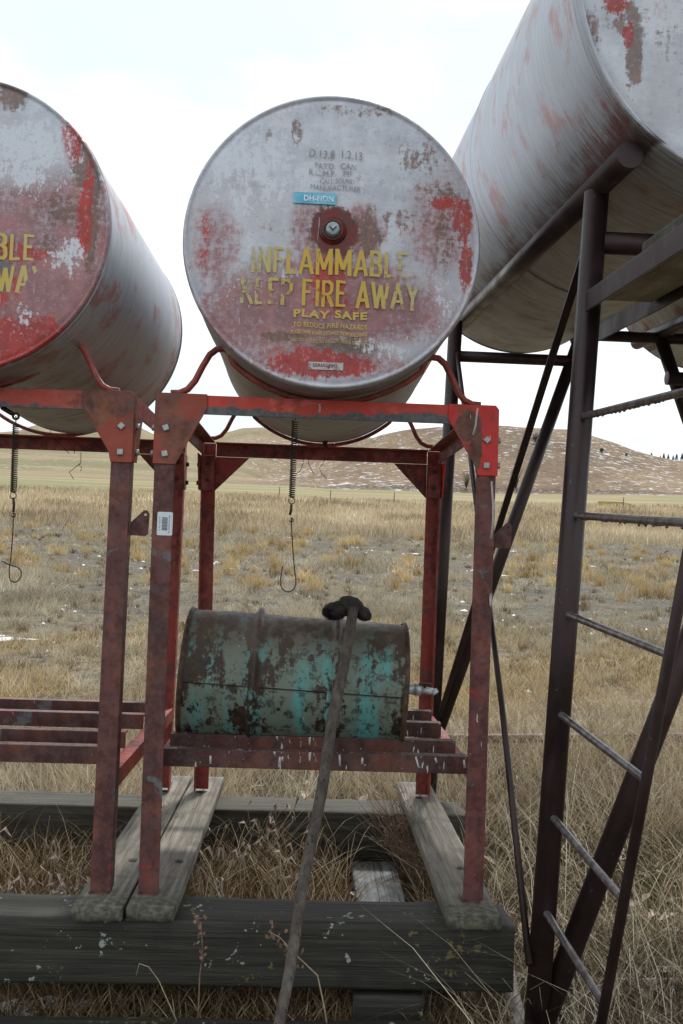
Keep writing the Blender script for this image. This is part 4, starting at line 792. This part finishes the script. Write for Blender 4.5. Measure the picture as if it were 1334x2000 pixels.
# ================================================ TALL PIPE STAND
ps=thing('pipe_stand','tall dark brown welded pipe stand with ladder, carrying the large tanks','tank stand',(.79,2.97,GZ))
def pipe(name,pts,r,mat=pipe_steel,n=20,parent=ps): return build(MB().tube(pts,r,n),name,mat,parent,'W',pts[0])
pipe('rail',[(.895,2.715,.993),(.857,5.60,.993)],.0385); pipe('rail',[(1.628,2.80,.963),(1.579,5.62,.963)],.0385)
pipe('leg',[(.790,2.985,GZ-.05),(.884,2.985,.970)],.0375); pipe('leg',[(.752,5.2,GZ-.05),(.803,5.2,.965)],.0375)
pipe('crossbar',[(.905,2.985,.815),(1.66,2.985,.815)],.034); pipe('crossbar',[(.800,5.2,.778),(1.47,5.2,.778)],.030)
d0=at('W',1334,1285,1,3.0); d1=at('W',1098,1900,1,3.0); dd=(d0-d1)/(d0.z-d1.z)
pipe('diagonal_leg',[d1-dd*.35,d1+dd*(.80-d1.z)],.0365)
pipe('diagonal_leg',[(.775,5.2,-1.30),(1.492,5.2,.945)],.033)
pipe('crossbar',[(1.50,5.22,.925),(3.0,5.22,.925)],.030)
pipe('diagonal_leg',[(1.925,5.22,.93),(2.058,5.22,.597),(3.0,5.22,GZ)],.036)
pipe('stub_pipe',[(1.925,5.10,.694),(2.5,5.10,.69)],.036)
pipe('rail',[(1.93,2.9,.96),(1.93,5.6,.96)],.0385); pipe('leg',[(3.0,2.97,GZ),(2.9,2.97,.95)],.038); pipe('leg',[(3.0,5.2,GZ),(2.9,5.2,.95)],.038)
# flat bar braces
def flatbar(p0,p1,w_,t_,name='brace'):
    p0,p1=Vector(p0),Vector(p1); d=(p1-p0).normalized(); u=d.cross(Vector((0,1,0))).normalized(); v=d.cross(u); build(MB().prism([(-w_/2,-t_/2),(w_/2,-t_/2),(w_/2,t_/2),(-w_/2,t_/2)],p0,p1,u,v),name,pipe_steel,ps,'W',p0,.002)
a0=at('W',1140,500,1,3.03); b0=at('W',858,1400,1,5.17); flatbar(a0,b0,.026,.012)
a1=at('W',1034,1885,1,2.95); b1=at('W',893,690,1,5.17); m1=a1.lerp(b1,.30); m1.x+=.012
pipe('brace',[a1,m1,b1],.0115,n=10)
# ladder up to the platform
LZ=[.274,-.030,-.336,-.647,-.966,-1.262]
def lx(z): return .862+.05*(z+.336)+.0, 2.197-.228*(z+.336)
pipe('ladder_rail',[(*lx(GZ),GZ),(*lx(-.6),-.6),(*lx(.66),.66)],.0135,n=12)
for z in LZ:
    X1,Y1=lx(z); f=(z-GZ)/(.970-GZ); build(MB().tube([(.790+.094*f,2.965,z),(.790+.094*f+.0,2.945,z),(.791+.094*f,2.935,z),(X1,Y1+.02,z),(X1,Y1,z)],[.012,.012,.0115,.0105,.0125],12),'rung',rung_steel,ps,'W',(.79,2.96,z))
for z in LZ[:2]:
    X1,Y1=lx(z); f=(z-GZ)/(.970-GZ); a_=Vector((.790+.094*f,2.93,z)); b_=Vector((X1,Y1,z)); mb=MB()
    for k in range(60):
        q=a_.lerp(b_,(k+random.random())/46); h_=abs(random.gauss(.001,.003)); mb.tube([q-Vector((0,0,.009)),q-Vector((0,0,.010+h_*.6)),q-Vector((0,0,.010+h_))],[.0055,.004,.0015],6)
    build(mb,'ice_drips',rung_steel,ps,'W',a_)['kind']='stuff'  # small icicles along the underside of the upper rungs, given the rung steel
# platform: two angle irons with boards
a=at('W',1155,572,1,2.95); z=a.z
for X in (.848,1.045):
    build(ell(MB(),(X,1.75,z),(X,2.935 if X<1 else 3.45,z),(0,0,-1),(1,0,0),.062,.045,.006),'angle_iron',pipe_steel,ps,'W',(X,2.9,z),.002)
build(MB().box((.858,1.74,z-.032),(1.040,2.90,z-.008)),'board',board_wood,ps,'W',(.96,2.3,z),.003)
build(MB().box((.862,1.76,z-.006),(.945,2.50,z+.036)),'board',pale_timber,ps,'W',(.96,2.0,z),.008); build(MB().box((.950,1.76,z-.006),(1.036,2.40,z+.040)),'board',pale_timber,ps,'W',(.99,2.0,z),.008)
# pipes lying on the ground
old_pipe=simple('rusty_ground_pipe',(.07,.04,.035),(.17,.11,.10),.6,.2,20); pale_pipe=simple('pale_ground_pipe',(.26,.22,.21),(.46,.42,.42),.5,.2,20)
build(MB().tube([(.2,6.66,GZ+.12),(1.37,6.80,GZ+.11),(2.85,6.95,GZ+.12),(4.3,7.1,GZ+.12)],.034,14),'ground_pipe',old_pipe,None,'W',(1.3,6.5,GZ),tags=('brown pipe lying across the grass behind the ladder','pipe'))
build(MB().tube([(.835,3.62,GZ+.05),(.80,3.32,GZ+.05),(.79,3.1,GZ+.03)],.032,14),'ground_pipe',pale_pipe,None,'W',(.82,3.4,GZ),tags=('short pale pipe lying beside the end of the front timber','pipe'))
build(MB().tube([(.92,3.5,GZ+.03),(1.47,3.52,GZ+.03),(2.2,3.56,GZ+.03)],.013,12),'ground_pipe',pale_pipe,None,'W',(1.2,3.5,GZ),tags=('thin pale pipe on the ground behind the ladder foot','pipe'))
# ================================================ TIMBER BASE
def timber(name,a,b,mat,frame,tags,rough=.004,nx=60,groove=None,ax=0,bev=.012,rot=0.):
    """squared timber with worn, slightly wavy faces"""
    (x0,y0,z0),(x1,y1,z1)=a,b; mb=MB(); L=(x1-x0) if ax==0 else (y1-y0)
    sec=[]; 
    def ring(u0,u1,w0,w1):
        p=[]; r=bev
        for cu,cw,su,sw in ((u0,w0,1,1),(u1,w0,-1,1),(u1,w1,-1,-1),(u0,w1,1,-1)):
            pts=[(cu,cw+sw*r),(cu+su*r*.3,cw+sw*r*.3),(cu+su*r,cw)]
            if (su,sw) in ((-1,1),(1,-1)): pts=pts[::-1]
            p+=pts
        return p
    if ax==0: base=ring(y0,y1,z0,z1)
    else: base=ring(x0,x1,z0,z1)
    if groove is not None:                    # drying crack along the near face
        gz=groove; k=[i for i,p in enumerate(base) if abs(p[0]-y0)<1e-6]; lo=min(base[i][1] for i in k); 
        i0=max(k); 
        base=base+[(y0,gz+.006),(y0+.012,gz),(y0,gz-.006)]
        if base[i0][1]>gz: pass
    # subdivide
    n=len(base); full=[]
    for i in range(n):
        p,q=base[i],base[(i+1)%n]; d=math.hypot(q[0]-p[0],q[1]-p[1]); m=max(1,int(d/.03))
        for j in range(m): full.append((p[0]+(q[0]-p[0])*j/m,p[1]+(q[1]-p[1])*j/m))
    n=len(full); vs=[]; st_=nx
    for i in range(st_+1):
        s=i/st_; end=min(i,st_-i)
        for (u,w_) in full:
            c_=((y0+y1)/2 if ax==0 else (x0+x1)/2,(z0+z1)/2); k=.988 if end==0 else 1
            uu=c_[0]+(u-c_[0])*k; ww=c_[1]+(w_-c_[1])*k; l=(x0 if ax==0 else y0)+L*s
            q=Vector((l,uu,ww)) if ax==0 else Vector((uu,l,ww))
            nz=mnoise.noise(Vector((q.x*(3 if ax==0 else 25),q.y*(25 if ax==0 else 3),q.z*25)))*rough+mnoise.noise(q*5)*rough*.8
            dirn=Vector((0,uu-c_[0],ww-c_[1])) if ax==0 else Vector((uu-c_[0],0,ww-c_[1])); q=q+dirn.normalized()*nz
            if end==0: q[ax]+=mnoise.noise(q*18)*.012
            vs.append(q)
    fs=[(i*n+k,(i+1)*n+k,(i+1)*n+(k+1)%n,i*n+(k+1)%n) for i in range(st_) for k in range(n)]+[tuple(range(n)),tuple(st_*n+k for k in range(n-1,-1,-1))]
    mb.add(vs,fs,True); o=build(mb,name,mat,None,frame,((x0+x1)/2,(y0+y1)/2,z0),tags=tags)
    return o
PT=ZB-.009; PB=PT-.045
timber('timber_beam',(-2.3,3.29,PB-.220),(.735,3.52,PB-.002),timber_wood,'S',('long dark mossy timber across the front, under the plank ends','timber','long timbers under the planks'),nx=110)
timber('timber_beam',(-2.4,4.70,PB-.225),(.80,4.96,PB-.002),pale_timber,'S',('long grey timber at the back, under the rear plank ends','timber','long timbers under the planks'),nx=90)
PLANKS=[(-.733,-.566,-.755,'leftmost grey plank, under the leg of the left stand'),(-.557,-.398,0,'grey plank right of the gap, under the left leg of the barrel stand'),(.505,.682,0,'single grey plank under the right legs of the barrel stand')]
for i,(x0,x1,_,lb) in enumerate(PLANKS):
    t=timber('plank',(x0,3.255+.012*(i==1),PB),(x1,5.16,PT),plank_wood,'S',(lb,'plank','grey planks laid across the timbers'),.0015,60,ax=1,bev=.004)
    for (bx,by) in (((x0+x1)/2+.03,3.75),((x0+x1)/2-.01,4.82)):          # sunken bolt holes
        c=Vector((bx,by,PT+.003)); build(MB().lathe([(0,.016),(.0015,.013),(.001,.006),(-.002,0)],c,(0,0,1),12),'bolt_head',dark_iron,t,'S',c)
timber('crib_block',(.205,3.285,PB-.46),(.432,3.46,PB-.234),timber_wood,'S',('dark mossy block propping up the front timber','block'),.003,10,ax=0)
timber('sleeper_beam',(.255,3.50,PB-.43),(.465,4.69,PB-.224),sleeper_wood,'S',('pale sleeper running back between the long timbers','timber'),.003,50,ax=1)
timber('ground_timber',(-1.9,2.88,GZ-.05),(.50,3.125,GZ+.09),timber_wood,'W',('dark timber on the ground along the bottom edge','timber'),nx=70)
# ================================================ BARREL
b0=Vector((-.480,4.008,-.500)); b1=Vector((.402,4.008,-.538)); ba=(b1-b0).normalized(); BL=(b1-b0).length; BR=.272
br=thing('barrel','rusty barrel with flaking teal paint lying on the stand shelf','barrel',(0,3.99,-.85),'S')
prof=[(.0,BR-.012),(.006,BR+.001),(.016,BR-.004)]
L=.02
def hoop(d): return [(d-.026,BR-.004),(d-.014,BR+.002),(d-.008,BR+.018),(d,BR+.021),(d+.008,BR+.018),(d+.014,BR+.002),(d+.026,BR-.004)]
prof=[(.016,BR-.004)]+[(d,BR-.004) for d in (.07,.14,.2)]+hoop(.285)+[(d,BR-.004) for d in (.36,.44,.50)]+hoop(BL-.285)+[(d,BR-.004) for d in (.68,.75,.81)]+[(BL-.016,BR-.004)]
def bj(q,a):
    v=q-b0; d=a*v.dot(a); r=v-d; return q+r.normalized()*(mnoise.noise(q*5)*.007+mnoise.noise(q*13)*.0015)
bcen=(b0+b1)/2
build(MB().lathe(prof,b0,ba,96,jit=bj),'body',barrel_paint,br,'S',bcen)
for p,d in ((b0,1),(b1,-1)):
    build(MB().lathe([(0,BR-.012),(-.002,BR-.004),(.002,BR+.004),(.010,BR+.005),(.018,BR-.002)],p,ba*d,72),'rim',rim_rust,br,'S',p)
    build(MB().lathe([(.002,BR-.010),(.016,BR-.014),(.018,BR-.03),(.018,.1),(.018,0)],p,ba*d,48),'end_head',barrel_paint,br,'S',p)
fr=Vector((0,-1,.02)).normalized(); build(MB().tube([b0+ba*.02+fr*(BR-.002),b0+ba*.25+fr*(BR-.001)],.0022,6).tube([b0+ba*.315+fr*(BR-.001),b0+ba*(BL-.32)+fr*(BR-.001)],.0022,6).tube([b0+ba*(BL-.25)+fr*(BR-.001),b1-ba*.02+fr*(BR-.001)],.0022,6),'seam',dark_iron,br,'S',bcen)
vc=at('S',800,1346,1,3.93); X_=Vector((1,0,-.03)).normalized()
sp=build(MB().tube([vc-X_*.03,vc+X_*.02],.021,14).tube([vc+X_*.02,vc+X_*.045],.026,6).tube([vc+X_*.045,vc+X_*.095+Vector((0,0,-.004))],.014,12).tube([vc+X_*.095,vc+X_*.105+Vector((0,0,-.012))],.017,10),'spigot',white_plastic,br,'S',vc)
build(MB().tube([vc+X_*.06,vc+X_*.06+Vector((0,-.01,.03))],.006,8).box((vc.x+.035,vc.y-.025,vc.z+.022),(vc.x+.085,vc.y-.008,vc.z+.028)),'spigot_handle',dark_iron,sp,'S',vc)
# ================================================ BROOM leaning on the barrel
ht=Vector((.176,3.735,-.225)); hb=at('S',545,2000,1,2.92); dirb=(hb-ht).normalized()
bm=thing('brush','old broom with black bristle head leaning against the barrel','broom',tuple(hb+dirb*.28),'S')
pts=[ht-dirb*.03]+[ht.lerp(hb,k/12)+Vector((math.sin(k*1.3)*.0035,0,math.sin(k*2.1)*.002)) for k in range(1,13)]+[hb+dirb*.28]
build(MB().tube(pts,[.021-.004*min(1,abs(k-3)/9) for k in range(len(pts))],10),'handle',handle_wood,bm,'S',ht)
hc=Vector((.138,3.80,-.208))
blk=MB(); 
def lump(mb,c,rx,ry,rz,rot,seed,n=20,m=14):
    vs=[];c=Vector(c); R=Matrix.Rotation(rot,3,'Y')
    for i in range(m+1):
        th=math.pi*i/m
        for k in range(n):
            ph=2*math.pi*k/n; d=Vector((math.cos(ph)*math.sin(th),math.sin(ph)*math.sin(th),math.cos(th))); s=1+.14*mnoise.noise(d*2.2+Vector((seed,0,0)))+.05*mnoise.noise(d*7+Vector((0,seed,0)))
            vs.append(c+R@Vector((d.x*rx*s,d.y*ry*s,d.z*rz*s)))
    mb.add(vs,[(i*n+k,i*n+(k+1)%n,(i+1)*n+(k+1)%n,(i+1)*n+k) for i in range(m) for k in range(n)],True)
lump(blk,hc+Vector((.035,0,.014)),.056,.06,.040,.35,3); lump(blk,hc+Vector((.082,-.005,-.010)),.038,.05,.027,.5,5)
build(blk,'head',bristle,bm,'S',hc)
bs=MB(); lump(bs,hc+Vector((-.022,-.01,-.002)),.048,.06,.036,-.1,8)
for _ in range(1500):
    d=Vector((random.gauss(-.75,.5),random.gauss(-.5,.6),random.gauss(-.08,.5))).normalized(); c=hc+Vector((-.022,-.01,-.006))+Vector((d.x*.044,d.y*.055,d.z*.029)); e=c+(d+Vector((random.gauss(0,.25),random.gauss(0,.25),random.gauss(0,.2)-.1))).normalized()*random.uniform(.008,.018); s_=d.orthogonal().normalized()*.0012
    bs.add([c-s_,c+s_,e],[(0,1,2)])
build(bs,'bristles',bristle,bm,'S',hc)['kind']='stuff'
# ================================================ HANGING SPRINGS WITH HOOK RODS
def coil(mb,p0,p1,r,turns,wr):
    p0,p1=Vector(p0),Vector(p1); d=(p1-p0); u=d.normalized().orthogonal().normalized(); v=d.normalized().cross(u); n=turns*10; pts=[p0+d*(k/n)+(u*math.cos(2*math.pi*k/10)+v*math.sin(2*math.pi*k/10))*r for k in range(n+1)]
    mb.tube(pts,wr,5); return mb
def hanger(label,Y,top,sp0,sp1,link,rod,ring=False):
    A=lambda q:at('S',q[0],q[1],1,Y)
    t=thing('hook_spring',label,'hook spring',tuple(A(top)),'S','spring hooks hanging from the stands')
    mb=MB(); coil(mb,A(sp0),A(sp1),.0100,36,.0020); rg=[A(sp1)+Vector((.011*math.sin(a),0,-.011+.011*math.cos(a))) for a in [2*math.pi*k/14 for k in range(13)]]; mb.tube(rg,.0017,5)
    mb.tube([A(top),A(sp0)],.002,5); build(mb,'spring',dark_iron,t,'S',A(sp0))
    if ring:
        c=A(top); build(MB().tube([c+Vector((-.05,0,.028)),c+Vector((-.02,0,.010)),c+Vector((-.006,0,.003))],[.009,.008,.007],8).tube([c+Vector((.010*math.cos(a),0,.010*math.sin(a)-.002)) for a in [2*math.pi*k/14 for k in range(15)]],.0045,7),'eye_bolt',dark_iron,t,'S',c)
    l0,l1=A(link[0]),A(link[1]); build(MB().tube([l0,l0.lerp(l1,.5)+Vector((.002,0,0)),l1],.0045,6),'link',wire_metal,t,'S',l0)
    R=[A(q) for q in rod]; hk=[R[0]+Vector((.007*math.sin(a)+.007*0,0,-.007+.007*math.cos(a))) for a in [4.6-5.6*k/9 for k in range(9)]]
    sm_=[]; 
    for i in range(len(R)-1):
        p0,p1,p2,p3=R[max(i-1,0)],R[i],R[i+1],R[min(i+2,len(R)-1)]
        for k in range(5):
            s=k/5; sm_.append(.5*((2*p1)+(p2-p0)*s+(2*p0-5*p1+4*p2-p3)*s*s+(3*p1-p0-3*p2+p3)*s**3))
    sm_.append(R[-1]); build(MB().tube(sm_,.0021,6).tube(hk,.0021,6),'hook_rod',wire_metal,t,'S',R[0])
hanger('coil spring with a U shaped hook rod hanging under the central tank',3.43,(577,812),(576,822),(570,972),((569,985),(566,1006)),[(569,1012),(571,1060),(575,1110),(578,1135),(574,1150),(562,1156),(551,1149),(548,1135),(552,1106)])
hanger('coil spring with a looped hook rod hanging under the left tank',3.43,(31,812),(31,828),(26,962),((26,972),(26,1000)),[(26,1002),(25,1040),(21,1090),(18,1115),(20,1132),(30,1137),(40,1128),(41,1115),(32,1107),(18,1103),(4,1096)],ring=True)
def wire(label,Y,lines,loc='S'):
    pts=[[at(loc,a,b,1,Y) for a,b in l] for l in lines]; mb=MB()
    for l in pts: mb.tube(l,.0016,5)
    build(mb,'loose_wire',wire_metal,None,loc,pts[0][0],tags=(label,'wire','loose wires hanging under the tanks'))
wire('curled wire loop right of the hanging spring',4.55,[[(582,862),(585,874),(592,871),(600,876),(604,890),(602,905),(613,926)],[(592,872),(592,905),(586,920),(577,927)]])
wire('dark wire hanging from the drain fitting of the central tank',4.62,[[(634,868),(630,880),(636,885),(634,900),(624,915),(629,926),(638,934)]])
wire('zigzag wire hanging under the left tank',4.55,[[(98,842),(104,856),(118,868),(135,886)],[(110,848),(116,856),(122,853)]]) 
wire('thin wire with a twisted end under the left tank',4.5,[[(146,850),(146,866),(145,886)],[(158,884),(158,903),(155,909),(160,914),(157,920)],[(156,905),(148,912),(135,922),(144,936)]])
